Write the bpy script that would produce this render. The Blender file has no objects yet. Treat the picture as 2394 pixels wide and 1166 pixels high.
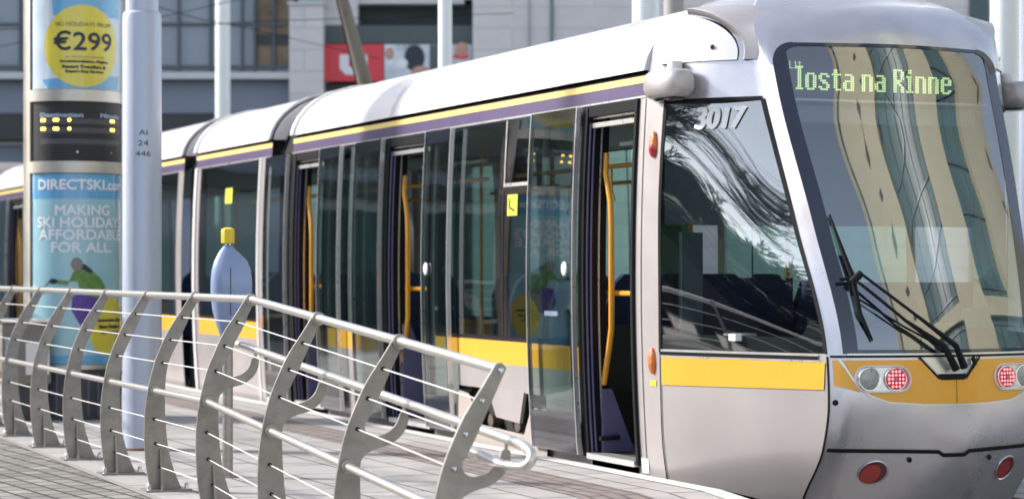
import bpy, bmesh, math, random
from mathutils import Vector, Matrix
random.seed(7)
sc = bpy.context.scene
COL = sc.collection
TH = math.atan(2197 / 5400)            # tram axis against the viewing axis
CT, ST = math.cos(TH), math.sin(TH)

# ------------------------------------------------------------ camera, light
cam_d = bpy.data.cameras.new("camera"); cam = bpy.data.objects.new("camera", cam_d); COL.objects.link(cam)
cam.location = (0, 0, 1.23); cam.rotation_euler = (math.radians(90), 0, -TH)
cam_d.sensor_width = 36; cam_d.lens = 5400 / 2394 * 36
cam_d.shift_y = 47 / 2394; cam_d.clip_end = 2000; cam_d.clip_start = 0.1
cam_d.dof.use_dof = True; cam_d.dof.focus_distance = 11.6; cam_d.dof.aperture_fstop = 2.9
sc.camera = cam
SUN_AZ = math.atan2(-0.80, 0.60); SUN_EL = math.radians(33)
w = bpy.data.worlds.new("World"); sc.world = w; w.use_nodes = True
nt = w.node_tree; nt.nodes.clear()
sky = nt.nodes.new("ShaderNodeTexSky"); sky.sky_type = 'NISHITA'; sky.sun_disc = False
sky.sun_elevation = SUN_EL; sky.sun_rotation = SUN_AZ; sky.air_density = 1.0; sky.dust_density = 1.6; sky.ozone_density = 1.0
bg = nt.nodes.new("ShaderNodeBackground"); bg.inputs[1].default_value = 0.15
out = nt.nodes.new("ShaderNodeOutputWorld"); hs = nt.nodes.new("ShaderNodeHueSaturation"); hs.inputs["Saturation"].default_value = .62; nt.links.new(sky.outputs[0], hs.inputs["Color"]); nt.links.new(hs.outputs[0], bg.inputs[0]); nt.links.new(bg.outputs[0], out.inputs[0])
sd = bpy.data.lights.new("sun", 'SUN'); sd.energy = 2.9; sd.angle = math.radians(4.5); sd.color = (1, .94, .86)
sun = bpy.data.objects.new("sun", sd); COL.objects.link(sun)
sdir = Vector((math.sin(SUN_AZ) * math.cos(SUN_EL), math.cos(SUN_AZ) * math.cos(SUN_EL), math.sin(SUN_EL)))
sun.rotation_euler = sdir.to_track_quat('Z', 'Y').to_euler()
sc.view_settings.view_transform = 'Standard'; sc.view_settings.look = 'None'; sc.view_settings.gamma = 1
sc.view_settings.exposure = 1.05
sc.render.engine = 'CYCLES'
sc.cycles.max_bounces = 8; sc.cycles.transparent_max_bounces = 16; sc.cycles.glossy_bounces = 4; sc.cycles.caustics_reflective = False

# ------------------------------------------------------------ materials
def mat(name, col, rough=.5, metal=0., noise=0., nscale=8., bump=0., bscale=60., coat=0., emit=None, estr=0., stretch=None):
    m = bpy.data.materials.new(name); m.use_nodes = True; t = m.node_tree; b = t.nodes["Principled BSDF"]
    b.inputs["Base Color"].default_value = (*col, 1); b.inputs["Roughness"].default_value = rough; b.inputs["Metallic"].default_value = metal
    b.inputs["Coat Weight"].default_value = coat; b.inputs["Coat Roughness"].default_value = .08
    if emit: b.inputs["Emission Color"].default_value = (*emit, 1); b.inputs["Emission Strength"].default_value = estr
    tc = None
    if noise or bump:
        tc = t.nodes.new("ShaderNodeTexCoord"); mp = t.nodes.new("ShaderNodeMapping"); t.links.new(tc.outputs["Object"], mp.inputs[0])
        if stretch: mp.inputs["Scale"].default_value = stretch
    if noise:
        n = t.nodes.new("ShaderNodeTexNoise"); n.inputs["Scale"].default_value = nscale; n.inputs["Detail"].default_value = 6; n.inputs["Roughness"].default_value = .65
        t.links.new(mp.outputs[0], n.inputs["Vector"])
        r = t.nodes.new("ShaderNodeMapRange"); r.inputs["From Min"].default_value = .3; r.inputs["From Max"].default_value = .7
        r.inputs["To Min"].default_value = 1 - noise; r.inputs["To Max"].default_value = 1 + noise * .6
        t.links.new(n.outputs["Fac"], r.inputs["Value"])
        mx = t.nodes.new("ShaderNodeVectorMath"); mx.operation = 'SCALE'; mx.inputs[0].default_value = col
        t.links.new(r.outputs[0], mx.inputs["Scale"]); t.links.new(mx.outputs[0], b.inputs["Base Color"])
        r2 = t.nodes.new("ShaderNodeMapRange"); r2.inputs["To Min"].default_value = max(.02, rough - .12); r2.inputs["To Max"].default_value = min(1, rough + .12)
        t.links.new(n.outputs["Fac"], r2.inputs["Value"]); t.links.new(r2.outputs[0], b.inputs["Roughness"])
    if bump:
        n2 = t.nodes.new("ShaderNodeTexNoise"); n2.inputs["Scale"].default_value = bscale; n2.inputs["Detail"].default_value = 4
        t.links.new(mp.outputs[0], n2.inputs["Vector"])
        bp = t.nodes.new("ShaderNodeBump"); bp.inputs["Strength"].default_value = bump; bp.inputs["Distance"].default_value = .02
        t.links.new(n2.outputs["Fac"], bp.inputs["Height"]); t.links.new(bp.outputs[0], b.inputs["Normal"])
    if name == "black_rubber": b.inputs["Specular IOR Level"].default_value = .15
    return m

def glass(name, tint, ior=1.7, rough=0.0, wave=0., wscale=1.5):
    m = bpy.data.materials.new(name); m.use_nodes = True; t = m.node_tree; t.nodes.clear()
    o = t.nodes.new("ShaderNodeOutputMaterial"); mx = t.nodes.new("ShaderNodeMixShader")
    tr = t.nodes.new("ShaderNodeBsdfTransparent"); tr.inputs[0].default_value = (*tint, 1)
    gl = t.nodes.new("ShaderNodeBsdfGlossy"); gl.inputs["Roughness"].default_value = rough; gl.inputs[0].default_value = (1, 1, 1, 1)
    fr = t.nodes.new("ShaderNodeFresnel"); ge = t.nodes.new("ShaderNodeNewGeometry"); mi = t.nodes.new("ShaderNodeMapRange")
    mi.inputs["To Min"].default_value = ior; mi.inputs["To Max"].default_value = 1/ior
    t.links.new(ge.outputs["Backfacing"], mi.inputs["Value"]); t.links.new(mi.outputs[0], fr.inputs[0])
    t.links.new(fr.outputs[0], mx.inputs[0]); t.links.new(tr.outputs[0], mx.inputs[1]); t.links.new(gl.outputs[0], mx.inputs[2]); t.links.new(mx.outputs[0], o.inputs[0])
    if wave:
        tc = t.nodes.new("ShaderNodeTexCoord"); n = t.nodes.new("ShaderNodeTexNoise"); n.inputs["Scale"].default_value = wscale; n.inputs["Detail"].default_value = 1
        t.links.new(tc.outputs["Object"], n.inputs["Vector"]); bp = t.nodes.new("ShaderNodeBump"); bp.inputs["Strength"].default_value = wave; bp.inputs["Distance"].default_value = .05
        t.links.new(n.outputs["Fac"], bp.inputs["Height"]); t.links.new(bp.outputs[0], gl.inputs["Normal"])
    return m

def brick(name, c1, c2, mortar, bw, bh, ms, axes='XY', noise=.12, bump=.3, rough=.8, offset=.5, rot=0.):
    m = bpy.data.materials.new(name); m.use_nodes = True; t = m.node_tree; b = t.nodes["Principled BSDF"]; b.inputs["Roughness"].default_value = rough
    tc = t.nodes.new("ShaderNodeTexCoord"); sp = t.nodes.new("ShaderNodeSeparateXYZ"); cb = t.nodes.new("ShaderNodeCombineXYZ")
    t.links.new(tc.outputs["Object"], sp.inputs[0])
    t.links.new(sp.outputs[axes[0]], cb.inputs[0]); t.links.new(sp.outputs[axes[1]], cb.inputs[1])
    mp = t.nodes.new("ShaderNodeMapping"); mp.inputs["Rotation"].default_value[2] = rot; t.links.new(cb.outputs[0], mp.inputs[0])
    k = t.nodes.new("ShaderNodeTexBrick"); k.offset = offset
    k.inputs["Color1"].default_value = (*c1, 1); k.inputs["Color2"].default_value = (*c2, 1); k.inputs["Mortar"].default_value = (*mortar, 1)
    k.inputs["Scale"].default_value = 1; k.inputs["Brick Width"].default_value = bw; k.inputs["Row Height"].default_value = bh
    k.inputs["Mortar Size"].default_value = ms; k.inputs["Mortar Smooth"].default_value = .3; k.inputs["Bias"].default_value = 0
    t.links.new(mp.outputs[0], k.inputs["Vector"])
    n = t.nodes.new("ShaderNodeTexNoise"); n.inputs["Scale"].default_value = 2.2; n.inputs["Detail"].default_value = 9; n.inputs["Roughness"].default_value = .7
    t.links.new(tc.outputs["Object"], n.inputs["Vector"])
    r = t.nodes.new("ShaderNodeMapRange"); r.inputs["From Min"].default_value = .3; r.inputs["From Max"].default_value = .7; r.inputs["To Min"].default_value = 1 - noise; r.inputs["To Max"].default_value = 1 + noise
    t.links.new(n.outputs["Fac"], r.inputs["Value"])
    sc_ = t.nodes.new("ShaderNodeVectorMath"); sc_.operation = 'SCALE'; t.links.new(k.outputs["Color"], sc_.inputs[0]); t.links.new(r.outputs[0], sc_.inputs["Scale"])
    t.links.new(sc_.outputs[0], b.inputs["Base Color"])
    if bump:
        bp = t.nodes.new("ShaderNodeBump"); bp.inputs["Strength"].default_value = bump; bp.inputs["Distance"].default_value = .01; bp.invert = True
        t.links.new(k.outputs["Fac"], bp.inputs["Height"]); t.links.new(bp.outputs[0], b.inputs["Normal"])
    return m

M = dict(
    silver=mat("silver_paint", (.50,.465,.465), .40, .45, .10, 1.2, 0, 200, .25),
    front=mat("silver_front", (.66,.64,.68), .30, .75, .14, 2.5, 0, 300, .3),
    roof=mat("silver_roof_sunlit", (.84,.80,.81), .38, .15, .05, 2.5, 0, 0, .3, stretch=(3, .3, 3)),  # silver made lighter: the sun's blown-out white is put into the colour
    white=mat("white_paint", (.78, .78, .8), .35, 0, .03, 5),
    orange=mat("orange_band", (.90,.43,.04), .38, 0, .04, 6, coat=.3),
    purple=mat("purple_band", (.085,.058,.145), .45, 0, .05, 3, coat=.15),
    cream=mat("cream_line", (.85, .66, .22), .4, 0, .03, 4),
    black=mat("black_rubber", (.012, .012, .014), .55, 0, .2, 10),
    gloss=mat("gloss_black", (.012, .016, .03), .06, 0, coat=1),
    frit=mat("windscreen_border", (.012, .018, .04), .05, 0, coat=1),
    trim=mat("bright_trim", (.75, .74, .72), .3, .7, .05, 8),
    steel=mat("brushed_steel", (.40, .375, .35), .38, .85, .18, 9, .05, 300, stretch=(1, 1, 6)),
    plate=mat("galvanised_plate", (.33,.31,.29), .42, .6, .28, 9, .06, 160),
    tube=mat("steel_tube", (.66,.64,.61), .32, .8, 0, 40),
    chrome=mat("chrome", (.8, .8, .82), .12, 1., .05, 20),
    pole=mat("painted_pole", (.46,.51,.64), .38, .25, .06, 5, .05, 90, .2, stretch=(3, 3, .5)),
    polebase=mat("rusty_base", (.25, .12, .06), .9, 0, .4, 20),
    bgpole=mat("pale_pole", (.76,.80,.82), .4, .1, .04, 3),
    brownpole=mat("weathered_mast", (.20, .175, .14), .6, .2, .3, 4, stretch=(2, 2, .3)),
    kframe=mat("column_frame", (.55, .52, .48), .35, .7, .08, 5),
    sky_poster=mat("poster_blue", (.34,.58,.67), .25, 0, .12, 2.5, coat=.8),
    sky_poster2=mat("poster_band_blue", (.13, .40, .68), .25, 0, .1, 3, coat=.8),
    ice_poster=mat("poster_pale", (.55, .66, .78), .25, 0, .15, 3, coat=.8),
    yellow_poster=mat("poster_yellow", (.70, .60, .06), .25, 0, .04, 3, coat=.8),
    navy_ink=mat("poster_ink", (.02, .025, .05), .4),
    white_ink=mat("poster_white", (.82, .84, .9), .4),
    green_ink=mat("jacket_green", (.12, .26, .06), .4, 0, .4, 20),
    violet_ink=mat("trouser_violet", (.10, .05, .32), .4, 0, .4, 20),
    led=mat("led_amber", (.4, .25, .02), .4, emit=(1, .62, .08), estr=3.5),
    led_green=mat("led_green", (.3, .4, .1), .4, emit=(.80, 1, .38), estr=.7),
    led_dim=mat("led_dim", (.3, .4, .2), .4, emit=(.7, 1, .5), estr=.6),
    led_red=mat("led_red", (.6, .1, .1), .3, emit=(1, .30, .34), estr=1.3),
    red_lens=mat("red_lens", (.42, .01, .012), .15, 0, .2, 30, coat=1),
    pink_lens=mat("tail_lamp_lens", (.62, .05, .08), .15, 0, coat=1),
    clear_lens=mat("clear_lens", (.36, .39, .40), .1, .6, .3, 40, .4, 120, 1),
    amber_lens=mat("amber_lens", (.75, .17, .02), .2, 0, .3, 30, .5, 90, 1),
    screen=mat("dark_screen", (.012,.013,.017), .5, 0, coat=.0),
    strip=mat("screen_strip", (.07, .07, .08), .5),
    blue_cap=mat("validator_blue", (.25,.32,.52), .3, .1, .05, 5, coat=.5),
    blue_cap2=mat("validator_side", (.12, .17, .34), .35, .1, .05, 5, coat=.4),
    yellow=mat("yellow_plastic", (.80, .58, .03), .4, 0, .05, 6),
    grab=mat("yellow_grab_pole", (.80, .36, .02), .35, 0, .06, 6, coat=.3),
    seat=mat("seat_fabric", (.02, .035, .10), .85, 0, .4, 30),
    floor_in=mat("tram_floor", (.07, .075, .08), .6, 0, .2, 30),
    inner=mat("tram_lining", (.22, .24, .25), .55, 0, .08, 3),
    inner_dark=mat("dark_lining", (.03, .032, .036), .6, 0, .2, 8),
    cab_grey=mat("cab_panel", (.20, .25, .29), .5, 0, .05, 3),
    teal_panel=mat("green_panel", (.03, .22, .12), .5),
    dark_under=mat("underframe", (.02, .019, .018), .8, 0, .3, 10),
    beige=mat("bogie_fairing", (.42, .37, .34), .55, .1, .12, 5),
    lilac=mat("door_gear_cover", (.13, .12, .22), .4, 0, .05, 4),
    sticker=mat("yellow_sticker", (.68, .72, .06), .5),
    ltblue=mat("pale_blue_panel", (.35, .45, .6), .5),
    notice=mat("white_notice", (.8, .8, .8), .5),
    grey_box=mat("grey_cabinet", (.24, .22, .20), .55, .2, .1, 6),
    slot=mat("slotted_base", (.055, .06, .075), .6, 0, .25, 12),
    edge=mat("edge_coping", (.66, .65, .64), .7, 0, .1, 6, .1, 60),
    concrete=mat("pale_concrete", (.36, .35, .35), .8, 0, .08, 3),
    blueglass=mat("office_glazing", (.24,.29,.37), .15, .05, .2, .35, coat=.6),
    mull=mat("mullion", (.10, .12, .15), .4, .3),
    ledge=mat("ledge", (.6,.62,.64), .6, 0, .05, 2),
    spandrel=mat("spandrel_panel", (.24,.28,.37), .5, .1, .06, 2),
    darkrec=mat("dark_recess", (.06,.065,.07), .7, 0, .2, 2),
    fascia=mat("teal_fascia", (.085,.11,.12), .5, 0, .1, 2),
    redsign=mat("red_sign", (.72,.055,.075), .4),
    advert=mat("advert_pale", (.62,.70,.78), .4, 0, .5, 1.6),
    skin=mat("advert_skin", (.55, .33, .27), .6, 0, .2, 9),
    bark=mat("bark", (.035, .027, .02), .9, 0, .3, 9),
    cream_stone=mat("cream_stone", (.42,.40,.30), .7, 0, .05, 1),
    tower_glass=mat("tower_glazing", (.07,.13,.14), .4, 0, .3, .5),
    curtain=mat("shop_interior", (.25, .19, .13), .7, 0, .7, 1.1),
    wirem=mat("wire_bright", (.75,.73,.70), .45, .3),
    rail=mat("rail_steel", (.25, .2, .17), .4, .8, .2, 10),
)
G = dict(
    wind=glass("windscreen_glass", (.66, .77, .79), 3.1),
    side=glass("cab_side_glass", (.60, .68, .68), 3.5, 0, 0, 2.2),
    win=glass("saloon_glass", (.50, .60, .56), 2.35, 0, .05, 1.5),
    farwin=glass("far_side_glass", (.50, .80, .66), 1.5),
    leaf=glass("door_glass", (.54, .66, .63), 2.15, 0, .08, 1.2),
)
paving = brick("paving_slabs", (.40, .385, .375), (.345, .335, .33), (.10,.095,.09), .62, .40, .010, 'YX', .22, .25, .8)
setts = brick("cobble_setts", (.28,.265,.245), (.17,.16,.15), (.035,.037,.02), .21, .135, .013, 'YX', .25, .8, .75, rot=.10)
tactile = brick("tactile_paving", (.25,.21,.195), (.21,.18,.17), (.12, .10, .095), .26, .10, .014, 'YX', .15, .8, .8)
stone = brick("ashlar_wall", (.66,.65,.66), (.60,.59,.61), (.47,.47,.49), 1.6, .42, .012, 'XZ', .06, .2, .7)

# ------------------------------------------------------------ mesh helpers
class MB:
    def __init__(s): s.v = []; s.f = []; s.m = []
    def add(s, vs, fs, mi=0):
        o = len(s.v); s.v += [tuple(p) for p in vs]
        for f in fs: s.f.append(tuple(i + o for i in f)); s.m.append(mi)
    def box(s, x0, x1, y0, y1, z0, z1, mi=0):
        s.add([(x0,y0,z0),(x1,y0,z0),(x1,y1,z0),(x0,y1,z0),(x0,y0,z1),(x1,y0,z1),(x1,y1,z1),(x0,y1,z1)],
              [(0,3,2,1),(4,5,6,7),(0,1,5,4),(1,2,6,5),(2,3,7,6),(3,0,4,7)], mi)
    def tube(s, pts, r, n=10, cap=True, mi=0):
        pts = [Vector(p) for p in pts]; rs = r if isinstance(r, (list, tuple)) else [r] * len(pts)
        vs = []; ref = None
        for i, p in enumerate(pts):
            d = (pts[min(i+1, len(pts)-1)] - pts[max(i-1, 0)]).normalized()
            if ref is None: ref = Vector((0,0,1)) if abs(d.z) < .9 else Vector((1,0,0))
            a = (ref - d * ref.dot(d)).normalized(); b = d.cross(a); ref = a
            for k in range(n):
                t = 2*math.pi*k/n; vs.append(p + (a*math.cos(t) + b*math.sin(t)) * rs[i])
        fs = [(i*n+k, i*n+(k+1)%n, (i+1)*n+(k+1)%n, (i+1)*n+k) for i in range(len(pts)-1) for k in range(n)]
        if cap: fs += [tuple(range(n-1,-1,-1)), tuple((len(pts)-1)*n+k for k in range(n))]
        s.add(vs, fs, mi)
    def grid(s, rows, mi=0, flip=False):
        n = len(rows[0]); vs = [p for r in rows for p in r]
        fs = [(i*n+k, i*n+k+1, (i+1)*n+k+1, (i+1)*n+k) for i in range(len(rows)-1) for k in range(n-1)]
        if flip: fs = [f[::-1] for f in fs]
        s.add(vs, fs, mi)
    def prism(s, poly, a, b, plane='XZ', mi=0):     # extrude polygon between a and b along the third axis
        def P(u, v, w_):
            return {'XZ': (u, w_, v), 'YZ': (w_, u, v), 'XY': (u, v, w_)}[plane]
        n = len(poly)
        s.add([P(u, v, a) for u, v in poly] + [P(u, v, b) for u, v in poly],
              [tuple(range(n))[::-1], tuple(range(n, 2*n))] + [(i, (i+1)%n, n+(i+1)%n, n+i) for i in range(n)], mi)
    def ball(s, c, rx, ry, rz, nu=14, nv=8, mi=0):
        rows = []
        for j in range(nv+1):
            ph = math.pi*j/nv
            rows.append([(c[0]+rx*math.sin(ph)*math.cos(2*math.pi*i/nu), c[1]+ry*math.sin(ph)*math.sin(2*math.pi*i/nu), c[2]-rz*math.cos(ph)) for i in range(nu+1)])
        s.grid(rows, mi)
    def parts(s):
        key = {}; idx = []
        for p in s.v:
            k = (round(p[0], 4), round(p[1], 4), round(p[2], 4)); idx.append(key.setdefault(k, len(key)))
        par = list(range(len(key)))
        def find(a):
            while par[a] != a: par[a] = par[par[a]]; a = par[a]
            return a
        for f in s.f:
            r = find(idx[f[0]])
            for i in f[1:]: par[find(idx[i])] = r
        out = {}
        for f, m in zip(s.f, s.m): out.setdefault(find(idx[f[0]]), []).append((f, m))
        res = []
        for fs in out.values():
            mb = MB(); mp = {}
            for f, m in fs:
                g = []
                for i in f:
                    if i not in mp: mp[i] = len(mb.v); mb.v.append(s.v[i])
                    g.append(mp[i])
                mb.f.append(tuple(g)); mb.m.append(m)
            res.append(mb)
        return res
    def split(s, name, mats, parent=None, **k):
        return [q.build(name, mats, parent, **k) for q in s.parts()]
    def build(s, name, mats, parent=None, smooth=True, bev=0., local=False, angle=35):
        me = bpy.data.meshes.new(name); me.from_pydata(s.v, [], s.f)
        for m in (mats if isinstance(mats, (list, tuple)) else [mats]): me.materials.append(m)
        for p, mi in zip(me.polygons, s.m): p.material_index = mi
        b = bmesh.new(); b.from_mesh(me); bmesh.ops.remove_doubles(b, verts=b.verts, dist=1e-5); bmesh.ops.dissolve_degenerate(b, dist=1e-6, edges=b.edges)
        bmesh.ops.recalc_face_normals(b, faces=b.faces)
        for f in b.faces: f.smooth = smooth
        if smooth:
            ca = math.radians(angle)
            for e in b.edges:
                if len(e.link_faces) == 2 and e.calc_face_angle(0) > ca: e.smooth = False
        b.to_mesh(me); b.free()
        o = bpy.data.objects.new(name, me); COL.objects.link(o)
        if parent:
            o.parent = parent
            if not local: o.matrix_parent_inverse = parent_world(parent).inverted()
        if bev:
            md = o.modifiers.new("bevel", 'BEVEL'); md.width = bev; md.segments = 2; md.limit_method = 'ANGLE'; md.angle_limit = math.radians(40)
        return o
def parent_world(p):
    mb = Matrix.LocRotScale(p.location, p.rotation_euler, p.scale)
    return parent_world(p.parent) @ p.matrix_parent_inverse @ mb if p.parent else mb
def tag(o, label=None, cat=None, group=None, kind=None):
    if label: o["label"] = label
    if cat: o["category"] = cat
    if group: o["group"] = group
    if kind: o["kind"] = kind
    return o
def thing(name, label, cat, loc=(0,0,0), rz=0, group=None):
    o = bpy.data.objects.new(name, None); COL.objects.link(o); o.location = loc; o.rotation_euler = (0,0,rz); o.empty_display_size = .2
    return tag(o, label, cat, group)
def structure(o): o["kind"] = "structure"; return o

def poly_sheet(poly, fn, step=None, axis=0):
    """2D polygon, sliced every `step` along axis (list of axes), mapped by fn(u,v)->xyz; returns MB"""
    b = bmesh.new(); vs = [b.verts.new((u, v, 0)) for u, v in poly]; b.faces.new(vs); b.normal_update()
    return _slice_map(b, fn, step)
def _slice_map(b, fn, step):
    if step:
        for ax in (0, 1):
            lo = min(v.co[ax] for v in b.verts); hi = max(v.co[ax] for v in b.verts); k = math.floor(lo/step)+1
            while k*step < hi - 1e-6:
                co = [0,0,0]; co[ax] = k*step; no = [0,0,0]; no[ax] = 1
                bmesh.ops.bisect_plane(b, geom=b.verts[:]+b.edges[:]+b.faces[:], dist=1e-6, plane_co=co, plane_no=no); k += 1
    bmesh.ops.triangulate(b, faces=[f for f in b.faces if len(f.verts) > 4])
    mb = MB(); b.verts.index_update()
    mb.add([fn(v.co.x, v.co.y) for v in b.verts], [tuple(x.index for x in f.verts) for f in b.faces]); b.free()
    return mb
def text_mb(s, box, fn, bold=.0, step=None, shear=0.):
    """text fitted to box (u0,u1,v0,v1) in 2D and mapped by fn"""
    cu = bpy.data.curves.new("t", 'FONT'); cu.body = s; cu.size = 1; cu.offset = bold; cu.resolution_u = 3; cu.shear = shear
    o = bpy.data.objects.new("t", cu); COL.objects.link(o)
    me = bpy.data.meshes.new_from_object(o.evaluated_get(bpy.context.evaluated_depsgraph_get())) if False else o.to_mesh().copy()
    bpy.data.objects.remove(o)
    xs = [v.co.x for v in me.vertices]; ys = [v.co.y for v in me.vertices]
    x0, x1, y0, y1 = min(xs), max(xs), min(ys), max(ys); u0, u1, v0, v1 = box
    b = bmesh.new(); b.from_mesh(me)
    for v in b.verts:
        v.co.x = u0 + (v.co.x-x0)/(x1-x0)*(u1-u0); v.co.y = v0 + (v.co.y-y0)/(y1-y0)*(v1-v0); v.co.z = 0
    bpy.data.meshes.remove(me)
    return _slice_map(b, fn, step)
def merge(dst, src, mi=0): dst.add(src.v, src.f, mi)
def rounded(u0, u1, v0, v1, r, n=5):
    pts = []
    for cx, cy, a in ((u1-r, v1-r, 0), (u0+r, v1-r, 90), (u0+r, v0+r, 180), (u1-r, v0+r, 270)):
        for k in range(n+1):
            t = math.radians(a + 90*k/n); pts.append((cx+r*math.cos(t), cy+r*math.sin(t)))
    return pts
def circle(cu, cv, ru, rv=None, n=28):
    rv = rv or ru
    return [(cu+ru*math.cos(2*math.pi*k/n), cv+rv*math.sin(2*math.pi*k/n)) for k in range(n)]

# ============================================================ SETTING: ground
RAMP_Y = 11.48; RS = .065
def gz(y): return 0 if y > RAMP_Y else -(RAMP_Y - y)*RS
def ground_strip(name, x0, x1, m, dz=0, y0=-6, y1=60):
    mb = MB(); ys = [y0, 0, 5, 9, 10.5, RAMP_Y, 14, 20, 30, y1]
    mb.grid([[(x0, y, gz(max(y, -6))+dz), (x1, y, gz(max(y, -6))+dz)] for y in ys]); return structure(mb.build(name, m, smooth=False))
mb = MB(); mb.box(-600, 600, -600, 900, -1.6, -1.5); structure(mb.build("ground", M['concrete'], smooth=False))
ground_strip("cobbled_pavement", -45, 2.90, setts)
ground_strip("platform_paving", 2.90, 5.84, paving, .002)
mb = MB()
for a, b_ in (( -6, RAMP_Y), (RAMP_Y, 60)):
    z0, z1 = gz(a), gz(b_)
    mb.add([(2.88,a,z0+.005),(2.93,a,z0+.005),(2.93,b_,z1+.005),(2.88,b_,z1+.005)], [(0,1,2,3)])
structure(mb.build("paving_border", mat("kerb_line", (.30,.28,.26), .8, 0, .1, 5), smooth=False))
ground_strip("tactile_strip", 5.03, 5.43, tactile, .006, 9.0)
mb = MB()
for a, b_ in ((-6, RAMP_Y), (RAMP_Y, 60)):
    z0, z1 = gz(a), gz(b_)
    mb.add([(5.80,a,z0+.007),(5.93,a,z0+.007),(5.93,b_,z1+.007),(5.80,b_,z1+.007),(5.93,a,-.45),(5.93,b_,-.45)], [(0,1,2,3),(1,4,5,2)])
structure(mb.build("platform_edge", M['edge'], smooth=False))
mb = MB(); mb.box(5.9, 60, -40, 80, -.5, -.40); structure(mb.build("track_bed", mat("track_concrete", (.17,.165,.16), .85, 0, .2, 3), smooth=False))
mb = MB(); mb.box(-45, 5.85, -60, 60, -1.5, -1.2); structure(mb.build("lower_ground", M['concrete'], smooth=False))
for nm, x in (("tram_rail", 6.48), ("tram_rail", 7.92)):
    mb = MB(); mb.box(x-.04, x+.04, -30, 70, -.40, -.37); structure(mb.build(nm, M['rail'], smooth=False))

# ============================================================ TRAM
XS, XC = 5.98, 7.20
def tum(z): return .045*((z-1.2)/1.2)**2
tram = thing("tram", "silver tram with orange band and purple stripe at the platform, its doors open", "tram", (XC, 11.5, -.4))
def side(z, off=0, right=False):
    x = XS + tum(z) - off
    return x if not right else 2*XC - x
def wall(y0, y1, z0, z1, off=0, right=False, zs=.12, mb=None, mi=0):
    mb = mb or MB(); nz = max(1, int((z1-z0)/zs)); ny = max(1, int((y1-y0)/.8))
    mb.grid([[(side(z0+(z1-z0)*j/nz, off, right), y0+(y1-y0)*i/ny, z0+(z1-z0)*j/nz) for i in range(ny+1)] for j in range(nz+1)], mi)
    return mb
ROOFP = [(.03,2.436),(.055,2.52),(.10,2.60),(.17,2.68),(.28,2.765),(.42,2.83),(.60,2.88),(.85,2.91),(1.22,2.925)]
def roofpts(grow=0.):
    L = [(XS+o-grow*.9, z+grow*(z-2.4)) for o, z in ROOFP]; return L + [(2*XC-x, z) for x, z in L[-2::-1]]

# --- cab surface: outlines (w, Y) at heights z
LV = [
 (-.32, [(0,11.40),(.58,11.62),(.68,11.74),(.94,12.10),(1.10,12.38)]),
 (-.03, [(0,11.20),(.62,11.42),(.72,11.50),(.965,11.97),(1.165,12.38)]),
 (.23,  [(0,11.09),(.64,11.25),(.715,11.31),(.985,11.87),(1.20,12.38)]),
 (.48,  [(0,11.075),(.64,11.20),(.712,11.255),(.985,11.835),(1.21,12.38)]),
 (.74,  [(0,11.10),(.64,11.225),(.71,11.275),(.985,11.835),(1.215,12.38)]),
 (1.5,  [(0,11.32),(.70,11.465),(.75,11.56),(1.005,11.95),(1.22,12.38)]),
 (2.23, [(0,11.60),(.755,11.755),(.795,11.85),(1.01,12.10),(1.18,12.38)]),
 (2.58, [(0,11.72),(.76,11.885),(.81,11.97),(1.00,12.16),(1.125,12.42)]),
 (2.74, [(0,11.86),(.70,12.02),(.75,12.10),(.90,12.27),(.975,12.47)]),
 (2.86, [(0,12.06),(.58,12.20),(.62,12.26),(.72,12.38),(.76,12.52)]),
 (2.93, [(0,12.28),(.38,12.38),(.42,12.42),(.48,12.50),(.50,12.58)]),
 (2.955,[(0,12.52),(.10,12.55),(.12,12.56),(.14,12.58),(.15,12.60)]),
]
NSEG = (10, 3, 7, 6)
def cr(p0, p1, p2, p3, t):
    return .5*((2*p1)+(-p0+p2)*t+(2*p0-5*p1+4*p2-p3)*t*t+(-p0+3*p1-3*p2+p3)*t**3)
def herm(xs, ys, x):
    n = len(xs); i = max(0, min(n-2, next((k for k in range(n-1) if x <= xs[k+1]), n-2)))
    def sl(k):
        if k == 0 or k == n-1: j = 0 if k == 0 else n-2; return (ys[j+1]-ys[j])/(xs[j+1]-xs[j])
        a = (ys[k]-ys[k-1])/(xs[k]-xs[k-1]); b = (ys[k+1]-ys[k])/(xs[k+1]-xs[k])
        return 0 if a*b <= 0 else 2*a*b/(a+b)
    h = xs[i+1]-xs[i]; t = (x-xs[i])/h; a, b = sl(i)*h, sl(i+1)*h
    return ys[i]*(2*t**3-3*t*t+1)+a*(t**3-2*t*t+t)+ys[i+1]*(-2*t**3+3*t*t)+b*(t**3-t*t)
_oc = {}
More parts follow.
